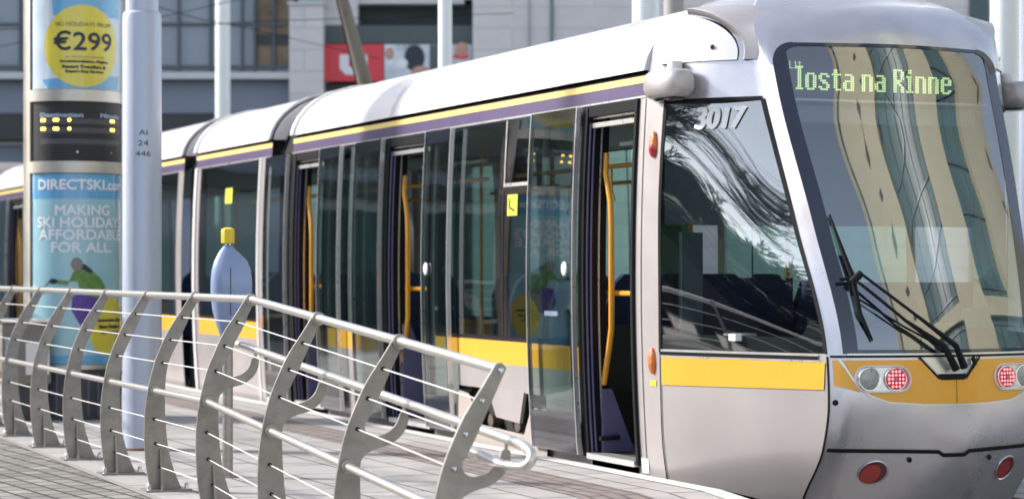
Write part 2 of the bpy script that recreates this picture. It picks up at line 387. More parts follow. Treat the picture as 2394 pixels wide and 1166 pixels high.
def outline(z):
    z = round(z, 5)
    if z in _oc: return _oc[z]
    zs = [l[0] for l in LV]
    P = [(herm(zs, [l[1][k][0] for l in LV], z), herm(zs, [l[1][k][1] for l in LV], z)) for k in range(5)]
    Q = [(-P[1][0], P[1][1])] + P + [(P[4][0]+.12*(P[4][0]-P[3][0]), P[4][1]+.5*(P[4][1]-P[3][1]))]
    res = []
    for k in range(4):
        for j in range(NSEG[k]):
            t = j/NSEG[k]
            f = max(0, min(1, (z-2.35)/.3))
            if k == 1: res.append(tuple((P[1][c]+(P[2][c]-P[1][c])*t)*(1-f)+f*cr(Q[1][c],Q[2][c],Q[3][c],Q[4][c],t) for c in (0, 1))); continue
            if k == 2: q0 = tuple((2*P[2][c]-P[3][c])*(1-f)+P[1][c]*f for c in (0, 1)); res.append((cr(q0[0],P[2][0],P[3][0],P[4][0],t), cr(q0[1],P[2][1],P[3][1],P[4][1],t))); continue
            res.append((cr(Q[k][0],Q[k+1][0],Q[k+2][0],Q[k+3][0],t), cr(Q[k][1],Q[k+1][1],Q[k+2][1],Q[k+3][1],t)))
    res.append(P[4]); _oc[z] = res; return res
def interp(L, x, a, b):
    for i in range(len(L)-1):
        if L[i][a] <= x <= L[i+1][a] or i == len(L)-2:
            d = L[i+1][a]-L[i][a]; t = (x-L[i][a])/d if abs(d) > 1e-9 else 0; return L[i][b]+t*(L[i+1][b]-L[i][b])
def cabv(v, z, off=0.):          # by transverse offset v (negative = platform side)
    L = outline(z); Y = interp(L, abs(v), 0, 1)
    if off:
        e = .01; dv = (interp(L, abs(v)+e, 0, 1)-interp(L, max(0, abs(v)-e), 0, 1))/(abs(v)+e-max(0, abs(v)-e))
        dz = (interp(outline(z+.01), abs(v), 0, 1)-interp(outline(z-.01), abs(v), 0, 1))/.02
        n = Vector((dv*(1 if v > 0 else -1), -1, dz)).normalized()
        return Vector((XC+v, Y, z)) + n*off
    return Vector((XC+v, Y, z))
def caby(Y, z, off=0., right=False):   # by station Y, on the flank
    L = outline(z); wv = interp(L, Y, 1, 0)
    n = Vector((-.90, -.43, .05))
    p = Vector((XC-wv, Y, z)) + n*off
    if right: p.x = 2*XC - p.x
    return p
ZR = sorted(set([-.32,-.2,-.1,-.03,.05,.14,.23,.31,.40,.48,.56,.65,.72,.76] + [.76+(2.22-.76)*k/12 for k in range(13)] + [2.32,2.44,2.55,2.60,2.66,2.70,2.74,2.78,2.82,2.86,2.89,2.91,2.93,2.945,2.955]))
NT = sum(NSEG)
zb, zt, zst = .76, 2.55, 2.22
def cab_cells(test, off=0.):
    mb = MB()
    for sgn in (-1, 1):
        for j in range(len(ZR)-1):
            A, B = outline(ZR[j]), outline(ZR[j+1])
            for i in range(NT):
                if test(i, (ZR[j]+ZR[j+1])/2):
                    mb.add([(XC+sgn*A[i][0],A[i][1],ZR[j]),(XC+sgn*A[i+1][0],A[i+1][1],ZR[j]),(XC+sgn*B[i+1][0],B[i+1][1],ZR[j+1]),(XC+sgn*B[i][0],B[i][1],ZR[j+1])], [(0,1,2,3)])
    return mb
iE1, iE2 = NSEG[0], NSEG[0]+NSEG[1]
is_ws = lambda i, z: i < iE1 and zb < z < zt
is_sw = lambda i, z: i >= iE2 and i < NT and zb < z < zst
flank = lambda i, z: i >= iE2 and z < zst
cab_cells(lambda i, z: not is_ws(i, z) and not is_sw(i, z) and (z > zst or i < iE2)).build("nose_shell", M['front'], tram, angle=24)
cab_cells(lambda i, z: flank(i, z) and not is_sw(i, z)).split("cab_flank", M['silver'], tram, angle=50)
o = cab_cells(is_ws).build("windscreen", G['wind'], tram, angle=60)
# cab side windows: nearly flat panes set between the corner and the door post
def pane(f, z, off=0., sg=-1):
    z = max(zb, min(zst, z)); L = outline(z); A, B = Vector(L[iE2]), Vector(L[NT]); t = (B-A).normalized(); n = Vector((t.y, -t.x))
    p = A.lerp(B, f) + n*(.012*math.sin(math.pi*f)*math.sin(math.pi*(z-zb)/(zst-zb))+off); return (XC+sg*p.x, p.y, z)
def paneY(y, z, off=0.):
    L = outline(z); return pane((y-L[iE2][1])/(L[NT][1]-L[iE2][1]), z, off)
for sg in (-1, 1):
    mb = MB(); mb.grid([[pane(k/16, zb+(zst-zb)*j/20, 0, sg) for k in range(17)] for j in range(21)]); mb.build("cab_side_window", G['side'], tram, angle=60)
for right in (False, True):
    mb = MB(); mb.grid([[caby(y, z, -.02, right) for y in [11.36+1.01*k/12 for k in range(13)]] for z in (.76,.80,.85)]); mb.build("window_skirt", M['inner_dark'], tram)
# back edge of dome
mb = MB()
zs2 = [z for z in ZR if z >= 2.22]
ring = [(XC-outline(z)[-1][0], outline(z)[-1][1], z) for z in zs2] + [(XC+outline(z)[-1][0], outline(z)[-1][1], z) for z in reversed(zs2)]
mb.add(ring, [tuple(range(len(ring)))]); mb.grid([ring, [(p[0], 12.66, p[2]) for p in ring]])
mb.build("dome_back", M['front'], tram, angle=50)
# windscreen corner fillets, borders
mb = MB()
for s_ in (-1, 1):
    w_t = outline(zt)[iE1][0]; r = .13
    P = [(s_*(w_t+.03), zt+.012), (s_*(w_t-r), zt+.012)]
    for k in range(8):
        t = math.radians(90*k/7); P.append((s_*(w_t-r+r*math.sin(t)), zt-r+r*math.cos(t)))
    P += [(s_*(w_t+.012), zt-r)]
    merge(mb, poly_sheet(P, lambda u, v: cabv(u, v, .004), .04))
mb.split("windscreen_corner", M['front'], tram)
def along_E(idx, z, d): return outline(z)[idx][0] - d
mb = MB()
for s_ in (-1, 1):
    rows = []
    for k in range(25):
        z = zb + (zt-zb)*k/24; e = outline(z)[iE1][0]
        rows.append([cabv(s_*(e-.001), z, .0022), cabv(s_*(e-.04), z, .0022), cabv(s_*(e-.085), z, .0022)])
    mb.grid(rows)
rows_t = []; rows_b = []
for k in range(41):
    v = -.66 + 1.32*k/40
    rows_t.append([cabv(v, zt-.002, .002), cabv(v, zt-.022, .002)]); rows_b.append([cabv(v*.85, zb+.002, .002), cabv(v*.85, zb+.022, .002)])
mb.grid(rows_t); mb.grid(rows_b)
mb.split("windscreen_border", M['frit'], tram, angle=60)
mb = MB()
P = [(s_, k) for s_ in (-1, 1) for k in range(6)]
# corner black arcs
for s_ in (-1, 1):
    w_t = outline(zt)[iE1][0]; r = .13; inn = []; ou = []
    for k in range(9):
        t = math.radians(90*k/8)
        ou.append(cabv(s_*(w_t-r+r*math.sin(t)), zt-r+r*math.cos(t), .006)); inn.append(cabv(s_*(w_t-r-.02+(r-.03)*math.sin(t)), zt-r-.02+(r-.004)*math.cos(t), .0035))
    mb.grid([ou, inn])
mb.split("windscreen_corner_border", M['frit'], tram)
# thin pale lines and dark seams on the cab
def ribbon(pts, wdt, fn, mb):   # pts 2D; ribbon perpendicular in 2D
    L, R_ = [], []
    for i, p in enumerate(pts):
        a = pts[max(i-1, 0)]; b = pts[min(i+1, len(pts)-1)]; dx, dy = b[0]-a[0], b[1]-a[1]; n = math.hypot(dx, dy) or 1
        L.append(fn(p[0]-dy/n*wdt/2, p[1]+dx/n*wdt/2)); R_.append(fn(p[0]+dy/n*wdt/2, p[1]-dx/n*wdt/2))
    mb.grid([L, R_])
def dense(pts, n=8):
    r = []
    for i in range(len(pts)-1):
        for k in range(n): t = k/n; r.append((pts[i][0]+(pts[i+1][0]-pts[i][0])*t, pts[i][1]+(pts[i+1][1]-pts[i][1])*t))
    return r + [pts[-1]]
def edge_ribbon(mb, idx, z0, z1, wd, off, n=34):
    for s_ in (-1, 1):
        A, B = [], []
        for k in range(n+1):
            z = z0+(z1-z0)*k/n; L = outline(z); p = Vector(L[idx]); t = (Vector(L[min(idx+1, NT)])-Vector(L[idx-1])).normalized(); nn = Vector((t.y, -t.x))
            for arr, d in ((A, -wd/2), (B, wd/2)):
                q = p + t*d + nn*off; arr.append((XC+s_*q.x, q.y, z))
        mb.grid([A, B])
mb = MB(); fv = lambda u, v: cabv(u, v, .005)
edge_ribbon(mb, iE2, -.3, .745, .014, .006)
for s_ in ():
    for z0, z1 in ((-.3, .745),):
        mb.grid([[cabv(s_*(outline(z)[iE2][0]-.008), z, .005) for z in [z0+(z1-z0)*k/30 for k in range(31)]], [cabv(s_*(outline(z)[iE2][0]+.008), z, .005) for z in [z0+(z1-z0)*k/30 for k in range(31)]]])
ribbon(dense([(-.70,.222),(-.3,.215),(-.1,.21),(-.07,.19),(.07,.19),(.1,.21),(.3,.215),(.70,.222)]), .020, fv, mb)
ribbon(dense([(-.70,.745),(-.3,.745),(.3,.745),(.70,.745)]), .012, fv, mb)
ff = lambda u, v: caby(u, v, .005)
for right in (False, True):
    f2 = lambda u, v, r=right: caby(u, v, .005, r)
    ribbon(dense([(11.33,.735),(11.8,.735),(12.38,.735)]), .020, f2, mb)
    ribbon(dense([(11.86,2.225),(12.1,2.225),(12.38,2.225)]), .022, f2, mb)
    ribbon(dense([(12.375,.74),(12.375,1.5),(12.375,2.225)]), .02, f2, mb)
    ribbon(dense([(12.375,.74),(12.375,.2),(12.375,-.3)]), .008, f2, mb)
    mb.grid([[caby(outline(z)[iE2][1]+d, z, .004, right) for z in [zb+(zst-zb)*k/20 for k in range(21)]] for d in (-.0, .022)])
mb.split("seam", M['black'], tram)
mb = MB()
for right in (False, True):
    f2 = lambda u, v, r=right: caby(u, v, .006, r)
    ribbon(dense([(11.33,.752),(11.8,.752),(12.37,.752)]), .012, f2, mb)
    ribbon(dense([(11.32,.718),(11.8,.718),(12.37,.718)]), .010, f2, mb)
ribbon(dense([(-.62,.757),(-.3,.757),(.3,.757),(.62,.757)]), .010, fv, mb)
ribbon(dense([(-.66,.728),(-.62,.66),(-.575,.585),(-.50,.525),(-.40,.49),(-.2,.476),(0,.474),(.2,.476),(.40,.49),(.50,.525),(.575,.585),(.62,.66),(.66,.728)], 4), .010, lambda u, v: cabv(u, v, .008), mb)
mb.split("trim_line", M['trim'], tram)
# orange band on the nose
half = [(-.645,.725),(-.61,.66),(-.57,.59),(-.495,.532),(-.40,.497),(-.2,.482),(0,.48)]
P = half + [(-u, v) for u, v in half[-2::-1]]
P = P + [(.165,.725),(.07,.625),(-.11,.625),(-.205,.725)]
m1 = poly_sheet(P, lambda u, v: cabv(u, v, .006), .04)
mb = MB(); merge(mb, m1)
for s_ in (-1, 1):
    merge(mb, poly_sheet([(s_*.69,.725),(s_*.69,.585),(s_*.62,.565),(s_*.56,.548),(s_*.585,.60),(s_*.625,.66),(s_*.662,.725)], lambda u, v: cabv(u, v, .006), .03))
for right in (False, True):
    merge(mb, poly_sheet([(11.288,.712),(12.365,.712),(12.365,.548),(11.288,.560)], lambda u, v, r=right: caby(u, v, .005, r), .05))
mb.split("orange_band", M['orange'], tram, angle=60)
# wiper well
mb = MB(); merge(mb, poly_sheet([(-.195,.74),(-.10,.632),(.06,.632),(.155,.74)], lambda u, v: cabv(u, v, .003), .05)); mb.build("wiper_well", M['trim'], tram)
mb = MB(); ribbon(dense([(-.215,.738),(-.108,.622),(.068,.622),(.175,.738)], 4), .012, lambda u, v: cabv(u, v, .009), mb)
merge(mb, poly_sheet([(-.11,.645),(.07,.645),(.055,.612),(-.095,.612)], lambda u, v: cabv(u, v, .010), .05)); mb.build("well_seal", M['black'], tram)
mb = MB(); ribbon([(0,.615),(0,.55),(0,.482)], .004, lambda u, v: cabv(u, v, .008), mb); mb.build("centre_joint", mat("joint_line", (.35,.15,.02), .5), tram)
# headlights
def disc(c, r, dome, fn_n, n=24, rings=4):
    mb = MB(); ctr = Vector(c); N = Vector(fn_n).normalized(); a = Vector((0,0,1)); a = (a-N*a.dot(N)).normalized(); b = N.cross(a)
    rows = [[ctr + (a*math.cos(2*math.pi*i/n)+b*math.sin(2*math.pi*i/n))*r*k/rings + N*dome*(1-(k/rings)**2) for i in range(n+1)] for k in range(rings+1)]
    mb.grid(rows); return mb, a, b, N, ctr
for s_ in (-1, 1):
    hl = MB(); sl = rounded(min(s_*.585, s_*.275), max(s_*.585, s_*.275), .548, .690, .069)
    merge(hl, poly_sheet(sl, lambda u, v: cabv(u, v, .009), .03))
    h = hl.build("headlight", M['trim'], tram)
    rm = MB(); rm.tube([cabv(u, v, .011) for u, v in sl + [sl[0]]], .0055, 6, False); rm.build("bezel", M['white'], h)
    if True:
        rp = MB(); merge(rp, poly_sheet(circle(s_*.335, .619, .055, .060), lambda u, v: cabv(u, v, .011), .03)); rp.build("side_lens", M['pink_lens'], h)
    cN = (s_*.13, -1, .05)
    c = cabv(s_*.507, .619, .014); d_, a, b, N, ctr = disc(c, .062, .012, cN); d_.build("headlamp_lens", M['clear_lens'], h)
    rg = MB(); rg.tube([c + (a*math.cos(t)+b*math.sin(t))*.064 for t in [2*math.pi*k/24 for k in range(25)]], .005, 6, False); rg.build("lamp_ring", M['chrome'], h)
    c = cabv(s_*.362, .619, .016); d_, a, b, N, ctr = disc(c, .061, .010, cN); d_.build("tail_lamp_lens", M['pink_lens'], h)
    rg = MB(); rg.tube([c + (a*math.cos(t)+b*math.sin(t))*.063 for t in [2*math.pi*k/24 for k in range(25)]], .004, 6, False); rg.build("lamp_ring", M['chrome'], h)
    dt = MB()
    for iy in range(-2, 3):
        nx = 2 if abs(iy) < 2 else 1
        for ix in range(-nx, nx+1):
            p = c + b*ix*.021 + a*iy*.021 + N*.0085; q, *_ = disc(p, .0062, .002, N, 8, 1); merge(dt, q)
    dt.build("led_cluster", M['led_red'], h)
    # lower red reflector in a recess
    rf = poly_sheet(circle(s_*.437, .093, .072, .066), lambda u, v: cabv(u, v, .004), .03).build("reflector", mat("dark_red", (.12,.01,.012), .35, 0, .2, 9, coat=.6), tram)
    poly_sheet(circle(s_*.437-.012, .088, .052, .056), lambda u, v: cabv(u, v, .007), .03).build("red_lens", M['red_lens'], rf)
    rg = MB(); rg.tube([cabv(u, v, .004) for u, v in circle(s_*.437, .093, .075, .069)+[(s_*.437+.075, .093)]], .006, 6, False); rg.build("reflector_rim", M['front'], rf)
    c = cabv(s_*.262, .168, .006); d_, *_ = disc(c, .016, .003, cN, 12, 2); d_.build("bolt_cap", M['black'], tram)
    c = cabv(s_*.685, .49, .006); d_, *_ = disc(c, .017, .004, (s_*.6,-1,0), 12, 2); d_.build("bolt_cap", M['black'], tram)
# wiper
wp = MB(); wf = lambda v, z, o_: cabv(v, z, o_)
arm1 = [(-.02,.665,.05),(-.10,.79,.085),(-.30,.93,.08),(-.52,1.14,.06)]
arm2 = [(.03,.675,.05),(-.03,.79,.085),(-.24,.96,.08),(-.50,1.19,.06)]
for a in (arm1, arm2): wp.tube([wf(*p) for p in a], [.023,.017,.009,.008], 8)
wob = wp.build("wiper", M['black'], tram)
wp = MB(); wp.tube([wf(-.605,1.535,.02), wf(-.575,1.35,.03), wf(-.54,1.17,.035), wf(-.53,.98,.03), wf(-.475,.83,.02)], [.006,.012,.016,.013,.006], 8); wp.build("wiper_blade", M['black'], wob)
wp = MB(); wp.tube([wf(-.56,1.14,.06), wf(-.50,1.19,.075)], .022, 8); wp.tube([wf(-.62,1.16,.05), wf(-.5,1.17,.05)], .010, 8); wp.build("wiper_joint", M['black'], wob)
wp = MB(); wp.tube([wf(-.53,1.06,.03), wf(-.3,.90,.05), wf(-.12,.80,.05)], .006, 6); wp.build("washer_hose", M['black'], wob)
wp = MB(); wp.tube([wf(.115,.735,.02), wf(.12,.69,.03)], .012, 8); wp.tube([wf(.12,.69,.03), wf(.07,.64,.03)], .004, 6); wp.build("washer_nozzle", M['black'], wob)

# fleet number on the cab window
mb = MB()
for k, (du, dv) in enumerate(((0,0),(-.013,0),(.013,0),(-.006,.005),(.006,-.005))):
    merge(mb, text_mb("3017", (.01+du, .41+du, .006+dv, .129+dv), lambda u, v, k=k: paneY(12.20-u*.64, 2.05+v, .010+.0004*k), 0, .03, .05))
mb.build("fleet_number", mat("number_white", (.92,.92,.92), .6), tram, smooth=False)

# destination display behind the windscreen
GL = {'I': ["####",".##.",".##.",".##.",".##.",".##.",".##.",".##.",".##.",".##.","####"],
 'o': ["","","",".####.","##..##","##..##","##..##","##..##","##..##","##..##",".####."],
 's': ["","","",".####.","##..##","##....",".###..","..###.","....##","##..##",".####."],
 't': ["",".##..",".##..","#####",".##..",".##..",".##..",".##..",".##..",".##..","..###"],
 'a': ["","","",".####.","....##","....##",".#####","##..##","##..##","##..##",".#####"],
 'n': ["","","","#####.","##..##","##..##","##..##","##..##","##..##","##..##","##..##"],
 'R': ["#####.","##..##","##..##","##..##","##..##","#####.","####..","##.##.","##..##","##..##","##..##"],
 'i': [".##.",".##.","","###.",".##.",".##.",".##.",".##.",".##.",".##.","####"],
 'e': ["","","",".####.","##..##","##..##","######","##....","##....","##..##",".####."],
 'L': ["#...","#...","#...","#...","#...","#...","####"], '1': [".#.","##.",".#.",".#.",".#.",".#.","###"], 'f': [".#.","###",".#.",".#.",".#.",".#.",".#."]}
def dots(s, x0, ztop, pitch, y, spc=4):
    mb = MB(); cx = 0
    for ch in s:
        if ch == ' ': cx += spc-1; continue
        g = GL[ch]; wd = max(len(r) for r in g)
        for j, row in enumerate(g):
            for i, c in enumerate(row):
                if c == '#':
                    x = x0+(cx+i)*pitch; z = ztop-j*pitch; q = pitch*.40
                    mb.add([(x-q,y,z-q),(x+q,y,z-q),(x+q,y,z+q),(x-q,y,z+q)], [(0,1,2,3)])
        cx += wd+1
    return mb
DY = 11.98
mb = MB(); mb.box(6.50, 7.95, DY+.01, DY+.05, 2.24, 2.52); disp = mb.build("destination_display", M['screen'], tram, smooth=False)
dots("Iosta na Rinne", 6.685, 2.425, .0128, DY).build("display_text", M['led_green'], disp, smooth=False)
dots("L1f", 6.640, 2.455, .0065, DY).build("display_prefix", M['led_dim'], disp, smooth=False)
mb = MB(); mb.box(6.60, 8.0, DY-.02, DY, 2.225, 2.238); mb.build("display_ledge", M['notice'], disp, smooth=False)

# cab interior
mb = MB(); mb.box(6.45, 7.95, 12.02, 12.10, 2.10, 2.20); mb.build("cab_valance", M['cab_grey'], tram, smooth=False)
mb = MB(); mb.box(6.1, 8.3, 12.55, 12.60, 1.50, 2.30); mb.build("cab_partition", M['cab_grey'], tram, smooth=False)
mb = MB(); mb.prism([(11.32,.78),(11.62,.90),(11.75,.92),(11.85,.80),(11.85,.1),(11.32,.1)], 6.62, 7.80, 'YZ'); mb.build("dashboard", M['inner_dark'], tram, smooth=False, bev=.02)
mb = MB(); mb.prism([(11.62,.92),(11.75,.93),(11.86,1.05),(11.80,1.08),(11.60,.98)], 6.72, 7.0, 'YZ'); mb.build("control_console", mat("console_grey", (.2,.25,.28), .5, 0, .1, 5), tram, smooth=False, bev=.02)
st = MB(); st.box(6.95, 7.40, 12.05, 12.45, .50, .62); st.prism([(6.93,.62),(6.95,1.05),(7.02,1.22),(7.10,1.32),(7.25,1.32),(7.33,1.22),(7.40,1.05),(7.42,.62)], 12.38, 12.48); st.build("driver_seat", M['seat'], tram, bev=.03)
mb = MB(); mb.box(6.15, 6.95, 12.50, 12.54, .1, 1.18); mb.box(7.45, 8.25, 12.50, 12.54, .1, 1.15); mb.split("cab_bulkhead", M['seat'], tram, smooth=False)
mb = MB(); mb.box(6.08, 6.22, 12.28, 12.32, .76, 1.45); mb.build("cab_screen_panel", mat("blue_grey_panel", (.10,.14,.18), .5), tram, smooth=False)
mb = MB(); mb.box(7.62, 7.90, 11.60, 11.66, .75, 1.0); mb.tube([(7.88,11.7,.8),(7.90,11.7,1.05),(7.80,11.66,1.18),(7.70,11.6,1.22)], [.05,.06,.07,.05], 10); mb.build("cab_handset", mat("pale_green_grey", (.20,.28,.26), .5), tram)
mb = MB(); mb.box(6.2, 6.34, 11.83, 11.98, .82, .86); mb.build("paper_sheet", M['notice'], tram, smooth=False)

# mirror camera pods, roof-side fairings
for right in (False, True):
    sg = 1 if right else -1
    mb = MB(); cx, cy = XC+sg*1.19, 12.31; prof = []
    def stad(gx, gy, z):
        r = []
        for k in range(28):
            t = 2*math.pi*k/28; x = math.cos(t); y = math.sin(t)
            r.append((cx+gx*(abs(x)**.8)*(1 if x > 0 else -1), cy+gy*(abs(y)**.8)*(1 if y > 0 else -1), z))
        return r + [r[0]]
    mb.grid([stad(.001,.001,2.243), stad(.075,.17,2.243), stad(.105,.20,2.262), stad(.118,.215,2.30), stad(.116,.213,2.35), stad(.108,.205,2.385), stad(.085,.185,2.402), stad(.001,.001,2.404)])
    pd = mb.build("camera_pod", M['silver'], tram, angle=60)
    mb = MB(); mb.grid([stad(.07,.15,2.236), stad(.055,.13,2.225), stad(.001,.001,2.225)]); mb.build("pod_lens_cover", M['gloss'], pd)
    mb = MB(); mb.tube([(cx-sg*.03, cy-.02, 2.39), (cx-sg*.03, cy-.02, 2.46)], .045, 12); mb.build("pod_stem", M['white'], pd)
    # quarter-round fairing on the dome flank
    yb, z0 = 12.415, 2.455
    def arc(rx, rz, n=18): return [(yb-rx*math.sin(math.radians(90*k/n)), z0+rz*math.cos(math.radians(90*k/n))**.9) for k in range(n+1)]
    def pan(y, z, off=0.):
        p = caby(y, 2.46, .012+off); return (XC+sg*(XC-p.x)-sg*.24*max(0, z-z0) if True else 0, p.y, z)
    a0 = arc(.41, .285)
    P = [(yb+.045, z0)] + [(yb+.03, z0+.15), (yb, z0+.285)] + a0[1:]
    poly_sheet(P, pan, .04).build("roof_fairing", M['white'], tram, angle=60)
    mb = MB(); edge = P + [P[0]]; mb.grid([[pan(y, z) for y, z in edge], [pan(y, z, -.012) for y, z in edge], [pan(y, z, -.10) for y, z in edge]]); mb.build("fairing_rim", M['black'], tram, angle=60)
    a1 = arc(.445, .330); a2 = arc(.47, .375)
    def dome(y, z): p = caby(y, z, .0); return (XC+sg*(XC-p.x), p.y, z)
    r1 = [pan(y-.004, z, -.02) for y, z in arc(.42, .295)]; r2 = [pan(y, z, .010) for y, z in a1]; r3 = [pan(y, z, .006) for y, z in arc(.455, .345)]
    r4 = [dome(y, z) for y, z in arc(.50, .42)]; bl = lambda A, B, k: tuple(A[i]+(B[i]-A[i])*max(0, min(1, (k-2)/6)) for i in range(3)); r3 = [bl(r2[k], r3[k], k) for k in range(19)]; r4 = [bl(r2[k], r4[k], k) for k in range(19)]
    mb = MB(); mb.grid([q[2:] for q in (r1, r2, r3, r4)]); mb.build("fairing_hood", M['silver'], tram, angle=50)
    c = pan(12.13, 2.535, .004); q, *_ = disc(c, .016, .0, (sg*.9,-.43,0), 12, 1); q.build("fairing_hole", M['black'], tram)
# ---------------- body sections
def section(y0, y1, openings, leaves, wins, post=None, right_wins=None, seams=(), orange_gaps=(), bogie=None, roof0=None):
    """openings: list (a,b) door openings; wins: list (a,b) windows on platform side"""
    mb = MB(); ob = MB(); top = MB(); cr_ = MB(); bk = MB()
    def span(a, b, cuts):
        cur = a
        for c0, c1 in sorted(cuts):
            if c0 > cur: yield cur, min(c0, b)
            cur = max(cur, c1)
        if cur < b: yield cur, b
    for right in (False, True):
        cuts = list(openings)
        lo = list(cuts)
        for a, b in span(y0, y1, lo):
            bt = [(a, b, -.28)]
            if bogie and not right:
                bt = []
                for a2, b2 in span(a, b, [bogie]): bt.append((a2, b2, -.28))
                bb0, bb1 = max(a, bogie[0]), min(b, bogie[1])
                if bb1 > bb0: bt.append((bb0, bb1, .39))
            for a2, b2, zl in bt: wall(a2, b2, zl, .575, 0, right, mb=mb)
        wl = wins if not right else (right_wins or wins)
        # orange strip + window band only under windows; posts silver
        for a, b in span(y0, y1, cuts):
            inw = [x for x in wl if x[0] < b and x[1] > a]
            for c0, c1 in inw: wall(max(a, c0), min(b, c1), .575, .735, 0.0, right, mb=ob); wall(max(a, c0), min(b, c1), .735, .765, 0, right, mb=bk)
            for a2, b2 in span(a, b, inw): wall(a2, b2, .575, 2.27, 0, right, mb=mb)
        wall(y0, y1, 2.27, 2.283, .006, right, mb=cr_); 
        wall(y0, y1, 2.283, 2.362, .0, right, mb=top, mi=0); wall(y0, y1, 2.362, 2.404, .003, right, mb=top, mi=1)
        bk.grid([[(side(2.404, -.004, right), y, 2.404) for y in (y0, y1)], [(side(2.44, -.035, right), y, 2.445) for y in (y0, y1)]])
    mb.split("side_panel", M['silver'], tram, angle=60); ob.split("orange_band", M['orange'], tram, angle=60)
    top.split("cantrail_band", [M['purple'], M['cream']], tram, angle=60); cr_.split("cantrail_trim", M['trim'], tram)
    bk.split("rubber_strip", M['black'], tram)
    # roof
    r0 = roof0 if roof0 is not None else y0
    rp = MB(); pr = roofpts(); pr2 = roofpts(-.03)
    rows = [[(x, r0, z) for x, z in pr], [(x, (r0+y1)/2, z) for x, z in pr], [(x, y1, z) for x, z in pr]]
    rp.grid(rows); n = len(pr)
    rp.add([(x, y1, z) for x, z in pr], [tuple(range(n))]); rp.add([(x, r0, z) for x, z in pr], [tuple(range(n))])
    ro = rp.build("roof", M['roof'], tram, angle=50)
    if seams:
        sm = MB(); g = roofpts(.006)[:9]
        for y in seams: sm.grid([[(x-.006, y-.008, z+.006) for x, z in g[:7]], [(x-.006, y+.008, z+.006) for x, z in g[:7]]])
        sm.split("roof_joint", mat("roof_joint_line", (.22,.2,.2), .6), ro)
    # far lining & floor & ceiling
    fl = MB(); fl.box(6.06, 8.34, y0+.02, y1-.02, .02, .06); fl.build("floor", M['floor_in'], tram, smooth=False)
    ce = MB(); ce.box(6.10, 8.30, y0+.02, y1-.02, 2.28, 2.30); ce.build("ceiling", M['inner'], tram, smooth=False)
    for right in (False, True):
        wl = wins if not right else (right_wins or wins)
        for a, b in wl:
            g = wall(a, b, .765, 2.27, .002, right).build("window", G['farwin' if right else 'win'], tram, angle=60)
            fr = MB(); d = .012
            for y in (a, b-d): wall(y, y+d, .765, 2.27, .005, right, mb=fr)
            wall(a, b, 2.255, 2.27, .004, right, mb=fr)
            fr.build("window_frame", M['gloss'], g)

def leaf(a, b, off=.065, button=None, far=False):
    z0, z1 = .05, 2.265
    g = wall(a, b, .10, z1, off).build("door_leaf", M['black'] if False else G['leaf'], tram, angle=60)
    fr = MB(); wall(a, a+.035, z0, z1, off+.004, mb=fr); wall(b-.035, b, z0, z1, off+.004, mb=fr); wall(a, b, z0, .30, off+.003, mb=fr); wall(a+.035, b-.035, 2.17, z1, off+.003, mb=fr)
    fr.build("leaf_frame", M['gloss'], g)
    tr = MB()
    for y in (a-.008, b-.002): 
        rows = [[(side(z, off+.006), y, z) for z in [z0+(z1-z0)*k/18 for k in range(19)]], [(side(z, off+.006), y+.010, z) for z in [z0+(z1-z0)*k/18 for k in range(19)]], [(side(z, off-.03), y+.010, z) for z in [z0+(z1-z0)*k/18 for k in range(19)]]]
        tr.grid(rows)
    tr.split("leaf_trim", M['trim'], g)
    if button:
        mb = MB(); mb.ball((side(1.235, off+.012), button, 1.235), .014, .042, .048, 16, 8); mb.build("door_button", M['white'], g)
        mb = MB(); mb.box(side(1.0, off+.012), side(1.0, off-.0), a+.22, b-.32, .93, .96) ; mb.build("leaf_handle", M['ltblue'], g)

def opening(a, b, pole_y=None, single=False):
    jm = MB()
    for y0, y1 in ((b-.0, b+.09), (a-.03, a)):
        rows = []
        for k in range(19):
            z = .04+(2.27-.04)*k/18; rows.append([(side(z, .02), y0, z), (side(z, .02), y1, z)])
        jm.grid(rows)
        for y in (y0, y1): jm.grid([[(side(.04+2.23*k/18, .02), y, .04+2.23*k/18), (side(.04+2.23*k/18, -.14), y, .04+2.23*k/18)] for k in range(19)])
    jm.split("door_jamb", M['black'], tram)
    for dx, dy, mm in ((.03, -.012, 'lilac'), (.085, -.008, 'trim'), (.005, -.004, 'lilac')):  # thin pale tubes paint the highlights along the black rubber seals
        sl_ = MB(); sl_.tube([(side(z, -dx), b+dy, z) for z in [.06+2.1*k/12 for k in range(13)]], .007, 6); sl_.build('seal_highlight', M[mm], tram)
    hd = MB(); hd.box(6.0, 6.16, a, b, 2.20, 2.27, 0); hd.box(6.02, 6.05, a, b, 2.13, 2.16, 1); hd.box(6.03,6.06,a,b,2.185,2.197,1); hd.split("door_header", [M['black'], M['trim']], tram, smooth=False)
    ln = MB(); ln.box(6.40, 6.43, a-.1, b+.4, 2.045, 2.068); ln.build("ceiling_bright_bar", M['trim'], tram, smooth=False)  # pale bar whose colour stands in for the bright slit below the ceiling
    sl = MB(); sl.box(5.985, 6.12, a, b, .03, .066); sl.build("door_sill", M['trim'], tram, smooth=False)
    # yellow bowed grab pole by the far jamb
    gp = MB(); X = 6.10; y = b-.03
    gp.tube([(X+.02,y+.02,1.97),(X,y-.015,1.84),(X,y-.085,1.66),(X,y-.10,1.5),(X,y-.10,1.1),(X,y-.10,.86),(X,y-.06,.72),(X,y+.02,.50)], .019, 10)
    gp.build("grab_pole", M['grab'], tram)
    gb = MB(); gb.tube([(X+.05,b+.05,1.08),(X+.05,a+.12,1.08)], .017, 8); gb.build("grab_bar", M['grab'], tram)

